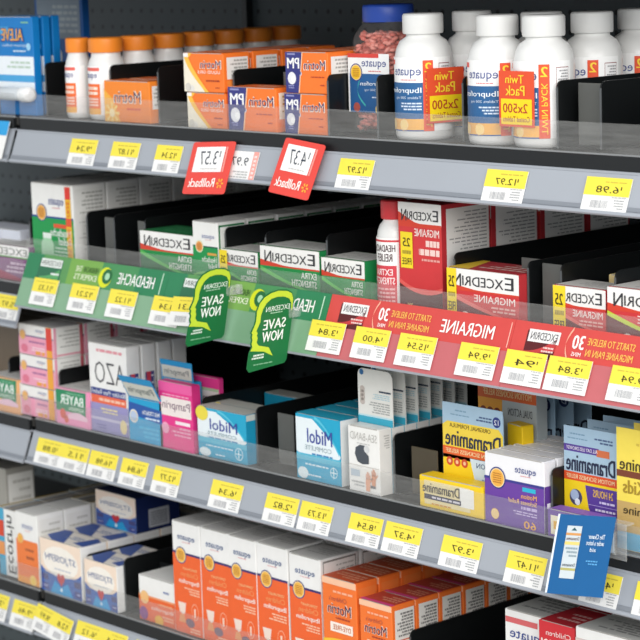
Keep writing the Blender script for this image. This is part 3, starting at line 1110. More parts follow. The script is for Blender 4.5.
# ---- second shelf
def hbox_front(p):
    p.rect(0, 0, 1, .56, '#16984c', 1)
    p.rect(0, .555, 1, .58, '#2b4a90', 2)
    logo(p, .42, .78, .70, .82)
    p.seal(.24, .62, .125, '#2b3a86', '#e9a64a', 3)
    p.rect(.52, .44, .86, .49, '#e2552f', 2)
    p.text('Headache', .44, .93, .33, .43, '#f2f6f0', 4, .02)
    p.text('Relief', .62, .93, .22, .32, '#f2f6f0', 4, .02)
    p.bars(.5, .92, .06, .20, 3, '#bfe0c4', 3)
    p.poly([(.2, .0), (.5, .0), (.5, .22), (.45, .28), (.45, .36), (.25, .36), (.25, .28), (.2, .22)], '#a9d9b0', 2)
    p.rect(.25, .29, .45, .36, '#eaf4ea', 3)
    p.poly([(.84, 0), (.97, 0), (.95, .98), (.82, .98)], '#f2c12e', 4)
    p.rect(.825, .82, .95, .98, '#e23b2e', 5); p.rect(.83, .47, .955, .58, '#e2552f', 5)
    p.vtext('25% MORE', .86, .93, .05, .45, '#d8452c', 7, .03)
    p.vtext('FREE', .855, .925, .6, .8, '#d8452c', 7, .03)


def grey_side(p):
    p.rect(.06, .04, .94, .95, '#e9e8e4', 1)
    p.bars(.12, .9, .62, .92, 6, '#b4b3ae', 2)
    p.bars(.12, .9, .1, .55, 9, '#c4c3be', 2, .3)


G = 'white and green tall cartons'
a = carton(-.6085, .02, DK[2], .0960, .055, .1055, '#f0efec', 'white and green tall carton with yellow stripe at left, front of its row', front=hbox_front, side=grey_side, group=G)
row_back(a, 5, .0575, 'white carton with grey printed side, {} in the row above the headache sign', G)


def exc(mid, dark, sub, stick=None, red=False, tall=False):
    def f(p):
        t = .80 if tall else .60
        p.rect(0, 0, 1, t, mid, 1)
        p.rect(0, t, 1, 1, '#f3f1ee', 1)
        p.arc(lambda q: (q, t - .02, t + .10 * max(0, .42 - q) / .42 + .015), 8, '#d8432f', 2)
        if tall:
            p.arc(lambda q: (q, .0, .28 - .3 * q + .25 * q * q), 8, '#5a2a2a', 2)
            p.arc(lambda q: (q, .26 - .3 * q + .25 * q * q, .30 - .3 * q + .25 * q * q), 8, '#e8605a', 3)
        else:
            p.arc(lambda q: (q, .0, .40 * (1 - q) ** 1.5 + .08), 8, dark, 2)
            p.arc(lambda q: (q, .40 * (1 - q) ** 1.5 + .08, .47 * (1 - q) ** 1.3 + .10), 8, sub, 3)
        lo, hi = (.845, .945) if tall else (.69, .93)
        mh = lo + (hi - lo) * .78
        p.text('E', .81, .93, lo, hi, '#36363a', 4, .02)
        p.text('XCEDRI', .215, .79, lo, mh, '#36363a', 4, .02)
        p.text('N', .08, .195, lo - (hi - lo) * .1, hi - (hi - lo) * .08, '#36363a', 4, .02)
        if red:
            p.text('MIGRAINE', .38, .95, t - .10 if tall else .40, t - .03 if tall else .54, '#f8e6e0', 5, .02)
            if tall:
                p.bars(.55, .95, .60, .68, 1, '#f6d4cc', 4, .7)
                p.bars(.4, .95, .52, .60, 1, '#f6d4cc', 4, .7)
                p.bars(.5, .95, .47, .51, 1, '#e9a49c', 4)
                p.text('200', .18, .30, .02, .08, '#f0d08a', 5, .02)
            else:
                p.bars(.45, .95, .22, .36, 2, '#f0b4ac', 4)
                p.ell(.25, .06, .07, '#f3e6da', 4); p.ell(.36, .04, .05, '#e0c89a', 4)
        else:
            p.text('EXTRA', .70, .95, .40, .53, '#eef5ea', 5, .03)
            p.text('STRENGTH', .54, .95, .22, .36, '#eef5ea', 5, .03)
            p.bars(.6, .95, .1, .17, 1, '#b9dcb9', 4)
        if stick:
            u0, u1, v0, v1 = stick
            p.rect(u0, v0, u1, v1, '#f5da2a', 6)
            k = v1 - v0
            p.text('25', u0 + .2 * (u1 - u0), u0 + .8 * (u1 - u0), v0 + .6 * k, v0 + .84 * k, '#4a3d10', 8, .03)
            p.bars(u0 + .15 * (u1 - u0), u1 - .12 * (u1 - u0), v0 + .38 * k, v0 + .5 * k, 1, '#b09a30', 8, .8, True)
            p.text('FREE', u0 + .12 * (u1 - u0), u1 - .12 * (u1 - u0), v0 + .1 * k, v0 + .28 * k, '#4a3d10', 8, .02)
    return f


GREEN = ('#1f8f49', '#166b3a', '#5fbf5a')
RED = ('#d4393c', '#6b1f26', '#e8706a')
gs = lambda p: (p.rect(0, 0, 1, 1, '#1c8246', 1), p.rect(.15, .1, .85, .5, '#2a9a55', 2))
gt = lambda p: (p.rect(.03, .06, .97, .94, '#d4d4d0', 1), p.bars(.1, .9, .2, .8, 4, '#b9b9b5', 2))
G = 'white topped green cartons'
a = carton(-.3605, .015, DK[2], .1105, .060, .0578, '#1b7a43', 'wide white topped green carton, leftmost of its kind, with green lid', front=exc(*GREEN), side=gs, group=G,
           top=lambda p: (p.rect(.03, .06, .97, .94, '#2a7f4b', 1), p.bars(.1, .9, .2, .8, 3, '#4a9a66', 2)))


def egreen_front(p):
    p.rect(0, 0, 1, .60, '#17934b', 1)
    p.rect(0, .59, 1, .615, '#1c5f46', 2)
    logo(p, .38, .88, .72, .80, '#7c86ae')
    p.seal(.27, .60, .16, '#d7e6c9', '#e79a50', 3)
    p.rect(.58, .47, .95, .51, '#d9a04a', 2)
    p.text('Headache', .36, .95, .36, .45, '#eef5ea', 4, .02)
    p.text('Relief', .6, .95, .26, .34, '#eef5ea', 4, .02)
    p.bars(.5, .95, .1, .22, 3, '#bfe0c4', 3)
    p.arc(lambda q: (q, .1 + .25 * q * (1 - q), .14 + .25 * q * (1 - q)), 6, '#6fc25e', 3)


def egreen_side(p):
    p.rect(.04, .93, .96, .96, '#1f7a48', 1); p.rect(.04, .05, .09, .96, '#1f7a48', 1)
    p.rect(.14, .06, .95, .88, '#e4e4e0', 1)
    p.bars(.2, .9, .5, .85, 6, '#bdbdb8', 2)


G3 = 'tall white and green cartons in the middle row'
a = carton(-.2495, .013, DK[2], .0490, .046, .0781, '#f0efec', 'narrow tall white and green carton right of the wide green one', front=egreen_front, side=egreen_side, group=G3)
row_back(a, 6, .0495, 'narrow white and green carton, {} in the row behind the hanging tags', G3)
S25 = (-.02, .27, .30, 1.0)
a = carton(-.1955, .014, DK[2], .0700, .05, .0467, '#1c8246', 'small white topped green carton with yellow 25 sticker', front=exc(*GREEN, stick=(-.04, .17, .1, .98)), side=gs, top=gt, group=G)
dup(a, (a.location.x, .066, DK[2]), 'small white topped green carton behind the one with yellow sticker', G)
carton(-.1220, .015, DK[2], .1075, .058, .0568, '#1c8246', 'biggest white topped green carton, above the second hanging tag', front=exc(*GREEN), side=gs, top=gt, group=G)
carton(-.0108, .015, DK[2], .0745, .055, .0514, '#1c8246', 'white topped green carton just left of the red capped bottle', front=exc(*GREEN), side=gs, top=gt, group=G)


def redcap_label(p):
    p.rect(0, 0, 1, 1, '#f4f2f0', 1)
    p.rect(0, .94, 1, .97, '#cf3f46', 2)
    p.text('HEADACHE', .14, .72, .80, .90, '#4a3038', 5, .02)
    p.text('RELIEF', .3, .66, .66, .77, '#4a3038', 5, .02)
    p.rect(.1, .03, .74, .60, '#d0404c', 3)
    p.text('EXTRA', .24, .66, .46, .55, '#f8e4e2', 5, .03)
    p.text('STRENGTH', .16, .70, .33, .43, '#f8e4e2', 5, .03)
    p.bars(.16, .70, .06, .29, 4, '#f0b4b4', 5)


bottle(.0945, .0352, DK[2], .0212, .1250, '#c8363c', 'white pill bottle with red cap beside the tall red carton', caph=.021, capr=.74, wrap=(.02, .66, 2.7, redcap_label), turn=12)


def mig_side(p):
    p.rect(0, 0, 1, 1, '#b92f36', 1)
    p.rect(.09, .0, .97, .96, '#e6e3df', 2)
    p.bars(.14, .92, .50, .93, 13, '#9b9a98', 3, .35)
    p.bars(.14, .92, .05, .42, 9, '#b0aeab', 3, .3)


G4 = 'tall red migraine cartons'
a = carton(.1170, .02, DK[2], .0690, .078, .1251, '#c8323a', 'tall red and white carton beside the red capped bottle, front of its row', front=exc(*RED, stick=(.05, .33, .40, .73), red=True, tall=True), side=mig_side, group=G4)
row_back(a, 3, .081, 'tall red carton with white printed side, {} in its row', G4)
rs = lambda p: (p.rect(0, 0, 1, 1, '#c0343a', 1), p.bars(.15, .85, .3, .8, 4, '#e9b0a8', 2))
rt = lambda p: (p.rect(.02, .05, .98, .95, '#b9303a', 1), p.poly([(0, 0), (.3, 0), (.1, 1), (0, 1)], '#e8c23a', 2), p.bars(.3, .95, .2, .9, 4, '#dcb9b0', 3))
G5 = 'white topped red cartons'
carton(.2020, .012, DK[2], .1080, .058, .0578, '#c8343c', 'wide white topped red carton with yellow sticker, beside the tall red one', front=exc(*RED, stick=(-.005, .13, .1, 1.0), red=True), side=rs, top=rt, group=G5)
wt = lambda p: (p.rect(.02, .05, .98, .95, '#dcdad6', 1), p.bars(.15, .9, .2, .8, 4, '#bdbbb8', 2))
carton(.3572, .015, DK[2], .0730, .045, .0520, '#c8343c', 'small white topped red carton with yellow sticker and white lid', front=exc(*RED, stick=(0, .24, -.0, 1.0), red=True), side=rs, top=wt, group=G5)
carton(.4352, .012, DK[2], .1080, .05, .0575, '#c8343c', 'white topped red carton cut by the right frame edge', front=exc('#d4393c', '#6b1f26', '#c7d63a', red=True), side=rs, top=wt, group=G5)
carton(.385, .072, DK[2], .046, .04, .0585, '#d9c48c', 'small beige carton showing only its top behind the small red carton')


def purple_front(p):
    p.rect(0, .68, 1, 1, '#f0eeec', 1); p.rect(0, 0, 1, .68, '#8a5a86', 1)
    p.text('EXCEDRIN', .04, .96, .74, .94, '#5c645c', 4, -.01)
    p.arc(lambda q: (q, .66, .70 + .08 * max(0, .4 - q)), 6, '#6aa05c', 2)
    p.arc(lambda q: (q, 0, .45 * (1 - q)), 6, '#a83a5c', 2)
    p.bars(.45, .95, .2, .56, 3, '#d9c2d6', 3)


carton(-.7285, .01, .988, .122, .05, .048, '#7a4a78', 'purple and white carton at far left of the second shelf', front=purple_front, top=wt)
carton(-.80, .05, .988, .115, .05, .062, '#dfe3ee', 'white and blue carton at far left behind the purple carton', front=lambda p: p.rect(0, 0, 1, .7, '#4a62ad', 1))


# ---- third shelf
def fruit(fc, g='#2a8a5e'):
    def f(p):
        p.rect(0, 0, 1, 1, fc, 1)
        p.poly([(0, .38), (0, .96), (.93, .98), (.90, .32), (.45, .38)], g, 2)
        p.text('BAYER', .14, .84, .58, .84, '#edf5ee', 4, .05)
        p.text('ASPIRIN', .4, .86, .42, .53, '#dcecdc', 4, .02)
        p.bars(.3, .85, .87, .92, 1, '#8fc7a4', 4)
        p.ell(.2, .30, .09, '#e2604e', 3, .14); p.ell(.30, .17, .07, '#e2705e', 3, .11)
        p.arc(lambda q: (.35 + .6 * q, .2, .3 + .1 * math.sin(3.14 * q)), 6, '#f3c9dc', 3)
    return f


carton(-.722, .005, DK[3] - .002, .0810, .05, .0488, '#f0b87a', 'green and orange carton at far left of the third shelf', front=fruit('#f2b27a'), top=wt, side=wt)
G6 = 'pink and white cartons stacked three high'


def pink_front(p):
    p.rect(0, 0, 1, .64, '#f0a4bc', 1)
    p.rect(0, .60, 1, .645, '#7a6a90', 2)
    logo(p, .50, .74, .76, .88, '#8a90b0')
    p.seal(.12, .64, .09, '#d09a9a', '#eab26a', 3, False)
    p.bars(.28, .75, .38, .50, 1, '#a86a9a', 3)
    p.bars(.35, .75, .14, .3, 2, '#fbe0e8', 3)
    p.ell(.16, .2, .1, '#e07a92', 3, .14)
    p.rect(.48, .04, .62, .16, '#f0a24a', 3); p.rect(.66, .04, .74, .16, '#f0a24a', 3)
    p.poly([(.80, 0), (.96, 0), (.96, 1), (.80, 1)], '#f0a83a', 4)


def pink_front_top(p):
    pink_front(p)
    p.poly([(.80, .25), (.96, .25), (.96, .98), (.80, .98)], '#e2483c', 5)


def pink_side(p):
    p.rect(0, 0, 1, 1, '#efeeea', 1)
    p.rect(0, 0, .09, 1, '#f0a0b8', 2); p.rect(.90, 0, 1, 1, '#c65a68', 2)
    p.bars(.16, .86, .3, .92, 5, '#b9b8b4', 3, .35)
    p.rect(.09, .06, .90, .12, '#e8a0b0', 3)


ph = .0429
sides = ['bottom', 'middle', 'top']
PX = [-.6405, -.6395, -.6390]
for k in range(3):
    a = carton(PX[k], .008, DK[3] + k * (ph + .0006), .0825, .049, ph - .0006, '#f1efec', 'pink and white carton, %s of the front stack at left' % sides[k], front=pink_front_top if k == 2 else pink_front, side=pink_side, group=G6)
    for i in range(1, 5):
        dup(a, (a.location.x, .008 + .0525 * i, a.location.z), 'pink and white carton, %s of the stack %s from the front' % (sides[k], ORD[i]), G6)
carton(-.5495, .003, DK[3], .0745, .062, .0505, '#f4a3c6', 'small green and pink carton between the pink stack and white cartons', front=fruit('#f09ac0'), top=wt)


def azo_front(p):
    p.bars(.08, .9, .90, .95, 1, '#e79aa4', 3, .6)
    p.text('AZO', .16, .95, .56, .80, '#4a4a4e', 4, -.025)
    p.rect(.03, .42, .96, .50, '#2d3f86', 2)
    p.text('Bladder Pain Relief', .06, .95, .435, .485, '#e6e9f4', 4, .02)
    p.rect(0.03, .33, .96, .42, '#ea6a48', 2)
    p.bars(.15, .92, .35, .40, 1, '#f7c7b0', 3, .6)
    p.rect(0, 0, 1, .33, '#9a94c4', 1)
    p.rect(0, .14, 1, .17, '#c9c3dc', 2)
    p.bars(.22, .72, .22, .29, 2, '#e9d9a0', 3)
    p.ell(.87, .11, .09, '#ead7a0', 3, .08)
    p.bars(.05, .4, .04, .10, 2, '#7a74ac', 3)


def azo_side(p):
    p.rect(.2, .32, .86, .70, '#4a4a8a', 1)
    p.rect(.3, .50, .6, .70, '#d8485a', 2); p.rect(.3, .40, .6, .50, '#e59a4a', 2)
    p.vtext('UTI', .62, .8, .4, .66, '#e9e9f4', 4, .03)
    p.rect(0, 0, 1, .3, '#b4afd0', 1)


G7 = 'white cartons with purple base'
a = carton(-.4740, .006, DK[3], .0825, .0225, .1212, '#f2f1ef', 'white carton with purple base, front one of its row', front=azo_front, side=azo_side, group=G7)
row_back(a, 3, .0265, 'white carton with purple base, {} in its row', G7)


# open-flap cartons
def flap_part(root, w, h, ang, fh, col, fn, y=.0008, th=.0008):
    a = R(ang)

    def g(u, v, o):
        return (u - w / 2, y - v * math.sin(a) - o * math.cos(a), h + v * math.cos(a) - o * math.sin(a))
    m = MB(); m.plate([(0, 0), (w, 0), (w * .97, fh), (w * .03, fh)], th, g, mat(col))
    f = m.build('display_flap', root)
    p = Pr(w, fh, g); fn(p); p.build(f, 'flap_panel', 'flap_lettering')
    return f


def diurex_front(p):
    p.rect(0, 0, 1, 1, '#1d9fd0', 1)
    p.poly([(.0, .62), (1, .50), (1, .82), (0, .9)], '#2456a4', 2)
    p.text('MAX STRENGTH', .42, .93, .66, .76, '#f0f4f8', 4, .02)
    p.bars(.4, .93, .54, .63, 1, '#d4e2f0', 4)
    p.seal(.15, .58, .13, '#dfe8f0', '#b8c8e0', 3, False)
    p.bars(.1, .9, .1, .4, 3, '#48b8e0', 3)


def diurex_flap(p):
    p.rect(.04, .08, .96, .72, '#d2d2c8', 1)
    p.rect(0, .76, 1, 1, '#1d93cc', 1)
    p.text('Pamprin', .12, .88, .2, .58, '#6a7474', 4, .0)


GD = 'blue water pill cartons with open flaps'
d1 = carton(-.3855, .003, DK[3], .0705, .022, .0575, '#1e9ccf', 'blue carton with open display flap, left of the hot pink one', front=diurex_front, group=GD)
flap_part(d1, .0705, .0575, 28, .036, '#1d93cc', diurex_flap)
d2 = carton(-.3465, .0285, DK[3], .0665, .014, .0845, '#1e9ccf', 'blue carton whose open flap shows above the hot pink carton', group=GD)
flap_part(d2, .0665, .0845, 4, .0255, '#1d93cc', diurex_flap)


def pamprin_front(p):
    p.rect(0, 0, 1, 1, '#e8388c', 1)
    p.rect(.0, .86, 1, 1, '#ee5fa4', 2)
    p.rect(.06, .50, .96, .78, '#f1e6e2', 2)
    p.text('Pamprin', .10, .93, .57, .73, '#7a5a70', 4, .0)
    p.bars(.1, .9, .80, .83, 1, '#f6b8d4', 3)
    p.rect(.48, .39, .92, .44, '#f6e4ec', 3)
    p.bars(.35, .92, .20, .36, 3, '#f3a8c8', 3)
    p.ell(.17, .31, .11, '#f0a4c4', 3)


GPk = 'hot pink cartons'
carton(-.3200, .003, DK[3], .0685, .013, .0878, '#e8388c', 'hot pink carton in front of the open blue flap', front=pamprin_front, group=GPk, side=lambda p: p.rect(0, 0, 1, 1, '#d83080', 1))


def pam2(p):
    p.rect(0, .85, 1, 1, '#e63a8c', 1)
    p.rect(.0, .81, 1, .85, '#b8d0a8', 1)
    p.rect(0, .52, 1, .81, '#efe4e0', 1)
    p.text('Pamprin', .06, .94, .60, .77, '#8a6a7c', 4)


carton(-.3158, .046, DK[3], .0660, .008, .0908, '#e63a8c', 'hot pink carton further back, beside the divider near teal carton', front=pam2, group=GPk)


def midol(dot):
    def f(p):
        p.rect(0, 0, 1, 1, '#1fa6cc', 1)
        pts = [(0, .95), (0, .42)] + [(t / 8 * .98, .42 - .12 * math.sin(t / 8 * 3.1)) for t in range(1, 9)] + [(1 - t / 8 * .62, .45 + .5 * (t / 8) ** .8) for t in range(0, 9)]
        p.poly(pts, '#e8f1f5', 2)
        p.arc(lambda q: (.42 + .55 * q, .95 - .5 * q ** 1.6, 1.0 - .5 * q ** 1.6), 10, '#58c4de', 3)
        p.rect(0, .30, 1, .40, '#57bcd8', 3)
        p.text('Midol', .26, .82, .58, .80, '#3a4a9c', 5, .02)
        p.text('COMPLETE', .2, .80, .47, .54, '#8aa0a8', 5)
        p.bars(.18, .82, .39, .44, 1, '#4a8fc0', 5)
        p.bars(.15, .72, .22, .27, 1, '#d9eef6', 5)
        p.bars(.2, .55, .06, .11, 1, '#d9eef6', 5)
        p.ell(.14, .10, .12, '#e3eef2', 4, .09)
        p.ell(.84, .19, .085, '#c9e9f3', 4); p.ell(.84, .19, .07, '#1fa6cc', 5)
        p.rect(.83, .10, .85, .28, '#d9f0f6', 7); p.rect(.775, .18, .905, .2, '#d9f0f6', 7)
        if dot: p.ell(.10, .88, .13, '#ecd94a', 6, .15)
    return f


ms = lambda p: (p.rect(0, 0, 1, .88, '#1b92b8', 1), p.rect(0, .88, 1, 1, '#c9cfc9', 1))
GMi = 'teal cartons'
a = carton(-.2455, .006, DK[3], .0955, .026, .0633, '#1fa0c6', 'teal carton with yellow dot, front of its row', front=midol(True), side=ms, group=GMi,
           top=lambda p: p.rect(0, 0, 1, 1, '#cfd0c8', 1))
row_back(a, 1, .0275, 'teal carton with white lid, {} in the row behind the yellow dot', GMi)
carton(-.2455, .118, DK[3], .0955, .026, .0633, '#1fa0c6', 'teal carton pushed to the back behind the yellow dot carton', side=ms, flap='#cfd0c8', group=GMi)
a = carton(-.0560, .006, DK[3], .0790, .028, .0800, '#1fa0c6', 'taller teal carton without dot, beside the wristband carton', front=midol(False), side=lambda p: (p.rect(0, 0, 1, 1, '#e6e8e8', 1)), group=GMi,
           top=lambda p: p.rect(0, 0, 1, 1, '#2aa8c8', 1))
row_back(a, 3, .031, 'taller teal carton, {} in the row beside the wristband cartons', GMi)


def hand(p, cx, cy, s, c):
    q = p.w / p.h
    P = lambda pts: [(cx + a * s, cy + b * s * q) for a, b in pts]
    p.poly(P([(-.25, -.9), (.2, -.9), (.28, -.2), (.3, .2), (-.25, .2), (-.3, -.2)]), c, 3)
    for k, (dx, ln) in enumerate(((-.2, .55), (-.05, .75), (.1, .7), (.24, .5))):
        p.poly(P([(dx - .055, .15), (dx + .055, .15), (dx + .05, ln), (dx, ln + .06), (dx - .05, ln)]), c, 3)
    p.poly(P([(.26, -.15), (.30, .1), (.52, .32), (.58, .26), (.42, .0)]), c, 3)


def sea_front(p):
    p.text('SEA-BAND', .08, .93, .80, .92, '#b8b6b2', 4, -.012)
    p.bars(.1, .7, .74, .77, 1, '#c9c9c7', 3)
    p.poly([(.22, .58), (.25, .68), (.38, .73), (.55, .73), (.58, .62), (.66, .58), (.66, .46), (.45, .44), (.3, .47)], '#4a5058', 3)
    p.ell(.60, .68, .085, '#d5d6d6', 4)
    p.rect(.02, .405, .98, .415, '#c9c4be', 2)
    p.rect(.08, .24, .36, .34, '#b9c6d2', 3)
    p.bars(.06, .5, .08, .18, 2, '#b4b4b4', 3)
    hand(p, .62, .20, .26, '#e2a88c')
    hand(p, .80, .27, .24, '#d99878')
    p.rect(.70, .10, .86, .14, '#6a6a6e', 5)


def sea_side(p):
    p.rect(0, 0, 1, 1, '#eae8e4', 1)
    p.bars(.3, .8, .70, .92, 6, '#b9b7b4', 3)


GS = 'white wristband cartons with tall back cards'
sb0 = carton(.0385, .004, DK[3], .0535, .0195, .0785, '#eeedea', 'white wristband carton at front with a hand picture', front=sea_front, side=sea_side)
sb0['group'] = GS


def card_outline(w, h, r=.0085):
    pts = [(0, 0), (w, 0)]
    for i in range(5):
        a = math.pi / 2 * i / 4
        pts.append((w - r + r * math.cos(a), h - r + r * math.sin(a)))
    for i in range(5):
        a = math.pi / 2 + math.pi / 2 * i / 4
        pts.append((r + r * math.cos(a), h - r + r * math.sin(a)))
    return pts


def back_card(root, w, z0, h, y, col, fn, dx=0.0, lean=0.0):
    def g(u, v, o): return (u - w / 2 + dx, y - o + v * lean, z0 + v)
    m = MB(); m.plate(card_outline(w, h), .0012, g, mat(col))
    c = m.build('back_card', root)
    p = Pr(w, h, g); fn(p); p.build(c, 'card_print', 'card_lettering')


def sea_card(p):
    p.rect(0, 0, 1, .13, '#3aa8c4', 1)
    p.rect(0, .13, 1, .16, '#bfe0e8', 1)
    p.ell(.12, .93, .06, '#2f6fa8', 2)
    for k in range(4): p.ell(.13, .62 - k * .075, .07, '#c4b9b2', 2)
    p.rect(.62, .60, .96, .63, '#3a4658', 2)
    p.bars(.35, .92, .46, .57, 3, '#b4cfd8', 2)
    p.bars(.3, .92, .2, .42, 5, '#a9aaa8', 2)


sb1 = carton(.0385, .0245, DK[3], .0535, .0195, .0785, '#5ab4cc', 'white wristband card, front of the row of tall cards', side=sea_side, group=GS, name='wristband_carton')
sb0.name = 'wristband_carton'
back_card(sb1, .0585, .0785, .0655, .0005, '#e6e5e0', sea_card, dx=-.0005)
for i in range(1, 7):
    dup(sb1, (sb1.location.x, .0245 + .0205 * i, DK[3]), 'white wristband card, %s in the row of tall cards' % ORD[i], GS)


# ---- travel sickness products
def travel(kind):
    def f(p):
        p.rect(0, .66, 1, 1, '#a9c6dc', 1)
        p.bars(.06, .4, .92, .945, 1, '#7fa2bd', 3)
        p.bars(.06, .45, .88, .90, 1, '#7fa2bd', 3)
        if kind == 'orig':
            p.poly([(0, .46), (1, .46), (1, .76), (.93, .82), (.08, .82), (0, .78)], '#f4d64a', 2)
            p.text('ORIGINAL FORMULA', .12, .80, .765, .805, '#6a4a1a', 4, .02)
            p.ell(.90, .885, .065, '#2b3a86', 3); p.text('12', .865, .935, .86, .91, '#e9ecf4', 5, .03)
            p.bars(.52, .82, .86, .92, 2, '#4a5f8a', 3)
            band = '#e4652c'
        else:
            p.rect(0, .46, 1, .78, '#b9d2e4', 1)
            p.rect(0, .765, .66, .83, '#5a3f98', 2)
            p.text('ALL DAY LESS DROWSY', .05, .64, .782, .815, '#eee8f6', 4, .02)
            p.rect(.62, .755, .86, .82, '#d8744a', 3)
            p.bars(.5, .92, .87, .93, 2, '#4a5f8a', 3)
            band = '#e4562c'
        p.text('Dramamine', .05, .96, .585, .745, '#232b48', 5, .035)
        p.rect(0, .495, 1, .575, band, 3)
        p.text('MOTION SICKNESS RELIEF', .05, .95, .515, .555, '#f6e0b0', 4, .02)
        p.rect(0, 0, 1, .495, '#f8d520', 2)
        if kind == 'orig':
            for k in range(3): p.ell(.11 + k * .125, .43, .055, '#d4502c', 3); p.ell(.11 + k * .125, .43, .024, '#f4c8a0', 4)
            p.poly([(.45, .49), (1, .49), (1, .14), (.58, .14)], '#d6e6f2', 3)
            p.text('ACTION', .56, .92, .41, .46, '#3a4a7c', 5, .01)
            p.bars(.6, .96, .18, .37, 4, '#7f98c0', 4)
        else:
            p.ell(.22, .34, .12, '#4a4a6a', 3); p.ell(.20, .36, .08, '#a9bcd8', 4); p.ell(.25, .30, .05, '#e9eef4', 5)
            p.poly([(.40, .47), (1, .47), (1, .18), (.55, .18), (.46, .26)], '#5c3f9a', 3)
            p.text('24 HOURS', .55, .92, .375, .445, '#f0c24a', 5, .02)
            p.bars(.55, .95, .315, .355, 1, '#d9cff0', 4)
            p.rect(.46, .295, 1, .30, '#b9a8e0', 4)
            p.bars(.55, .96, .20, .28, 2, '#e0d8f0', 4)
            p.bars(.3, .8, .08, .12, 1, '#c8a818', 4)
    return f


def thin_card(x, y, z, w, h, label, fn, col, name, cat='box', group=None, dpt=.016, hb=.075, lean=0.05):
    """blister-card pack: slim carton at the foot with a tall rounded card as its face"""
    m = MB(); m.box(-w / 2 + .003, w / 2 - .003, .0035, dpt, 0, hb, mat(col), .0007)
    o = m.build(name)
    o.location = (x + w / 2, y, z)
    tag(o, label, cat, group)
    back_card(o, w, 0, h, .002, col, fn, 0, 0)
    return o


GT = 'pale blue travel tablet cards'
thin_card(.1690, .030, DK[3], .0945, .1196, 'yellow and pale blue travel card behind the yellow tube carton', travel('orig'), '#a9c6dc', 'travel_tablet_card', group=GT)


def nd(p):
    p.rect(0, 0, 1, 1, '#b4bcbe', 1)
    p.rect(0, .80, 1, .89, '#d8622e', 2)
    p.text('MOTION SICKNESS RELIEF', .1, .92, .825, .875, '#e8c48a', 4, .02)
    p.text('Dramamine', .05, .95, .91, .985, '#2a2a34', 5, .03)
    p.poly([(0, .80), (.42, .80), (.38, 0), (0, 0)], '#eaa338', 2)
    for k in range(3): p.ell(.09 + k * .12, .70, .055, '#7a2f22', 3); p.ell(.09 + k * .12, .70, .022, '#d9a070', 4)
    p.text('DUAL ACTION', .52, .93, .69, .75, '#4a4a50', 4, .01)
    p.bars(.5, .95, .42, .64, 4, '#6a7078', 3)


carton(.1815, .078, DK[3], .0905, .018, .150, '#aab2b4', 'grey and orange travel carton behind the yellow travel card', front=nd, name='travel_tablet_carton')
G8 = 'dark pale blue travel cards at the back'


def dark_card(p):
    p.rect(0, .50, 1, 1, '#a9c6dc', 1)
    p.ell(.86, .88, .08, '#2b3a6a', 2)
    p.text('D', .82, .9, .85, .91, '#c9d4e4', 4, .03)
    p.text('Dramamine', .05, .96, .52, .67, '#1c2236', 5, .03)
    p.rect(0, 0, 1, .42, '#f8d520', 1)


tc0 = thin_card(.1725, .110, DK[3], .0955, .1290, 'pale blue travel card at the back, front one of its dim row', dark_card, '#a9c6dc', 'travel_tablet_card', group=G8)
for i in (1, 2):
    dup(tc0, (tc0.location.x, .110 + .031 * i, DK[3]), 'pale blue travel card at the back, %s in its dim row' % ORD[i], G8)
yb = carton(.2440, .056, DK[3], .0290, .016, .100, '#f0c81a', 'yellow carton standing upright between travel card and purple carton', front=lambda p: p.poly([(.45, .35), (1, .5), (1, .25), (.7, .2)], '#e9e6c0', 2), yaw=-12)


def tube_front(p):
    p.rect(.08, .12, .80, .88, '#e9d9a4', 1)
    p.rect(.64, .25, .86, .85, '#f1f0ec', 2)
    p.text('Dramamine', .06, .64, .50, .82, '#3a2f20', 5, .03)
    p.rect(.08, .28, .66, .44, '#36324a', 3)
    p.bars(.1, .64, .31, .41, 1, '#d8d4e0', 4, .6)
    p.bars(.15, .5, .1, .2, 1, '#d89a2a', 3)


carton(.1560, .005, DK[3], .1010, .022, .0365, '#f7d11e', 'flat yellow carton lying at the front with mirrored lettering', front=tube_front)


def eqpurple(p):
    p.rect(0, 0, 1, .66, '#6a3f9e', 1)
    p.rect(0, .63, 1, .665, '#3a3a8c', 2)
    logo(p, .52, .87, .76, .87)
    p.seal(.22, .66, .14, '#2b3a86', '#f0b04a', 3)
    p.rect(.64, .54, .86, .60, '#2fb4d4', 2)
    p.text('Motion', .62, .88, .44, .51, '#f2b45c', 4, .02)
    p.text('Sickness Relief', .40, .88, .355, .42, '#f2c07c', 4, .02)
    p.bars(.42, .88, .27, .34, 1, '#c8b4e4', 3, .6)
    p.bars(.38, .88, .19, .26, 2, '#c8b4e4', 3)
    p.text('60', .66, .86, .02, .13, '#f0b04a', 4, .03)
    p.seal(.17, .14, .07, '#e0b06a', '#f0d090', 3, False)


G9 = 'purple and white cartons'
a = carton(.2612, .004, DK[3], .0885, .0185, .0792, '#f0eff2', 'purple and white carton with orange seal, front of its row', front=eqpurple, side=lambda p: (p.rect(0, 0, 1, .66, '#5f3a90', 1), p.rect(.2, .35, .8, .42, '#e9e4f0', 2)), group=G9)
row_back(a, 4, .0225, 'purple and white carton showing its white lid, {} in its row', G9)
carton(.3555, .003, DK[3], .0840, .0205, .0300, '#7a4fae', 'small flat purple carton partly behind the blue leaflet',
       front=lambda p: (p.rect(0, 0, 1, 1, '#6a42a0', 1), p.rect(.05, .1, .22, .8, '#efe6cc', 2), p.rect(.1, .3, .18, .6, '#e8b24a', 3)),
       top=lambda p: p.rect(.02, .1, .98, .9, '#8f66c0', 1))
G10 = 'pale blue and purple travel cards'
a = thin_card(.3549, .029, DK[3], .0752, .1180, 'pale blue, purple and yellow travel card above the leaflet', travel('less'), '#a9c6dc', 'travel_tablet_card', group=G10)
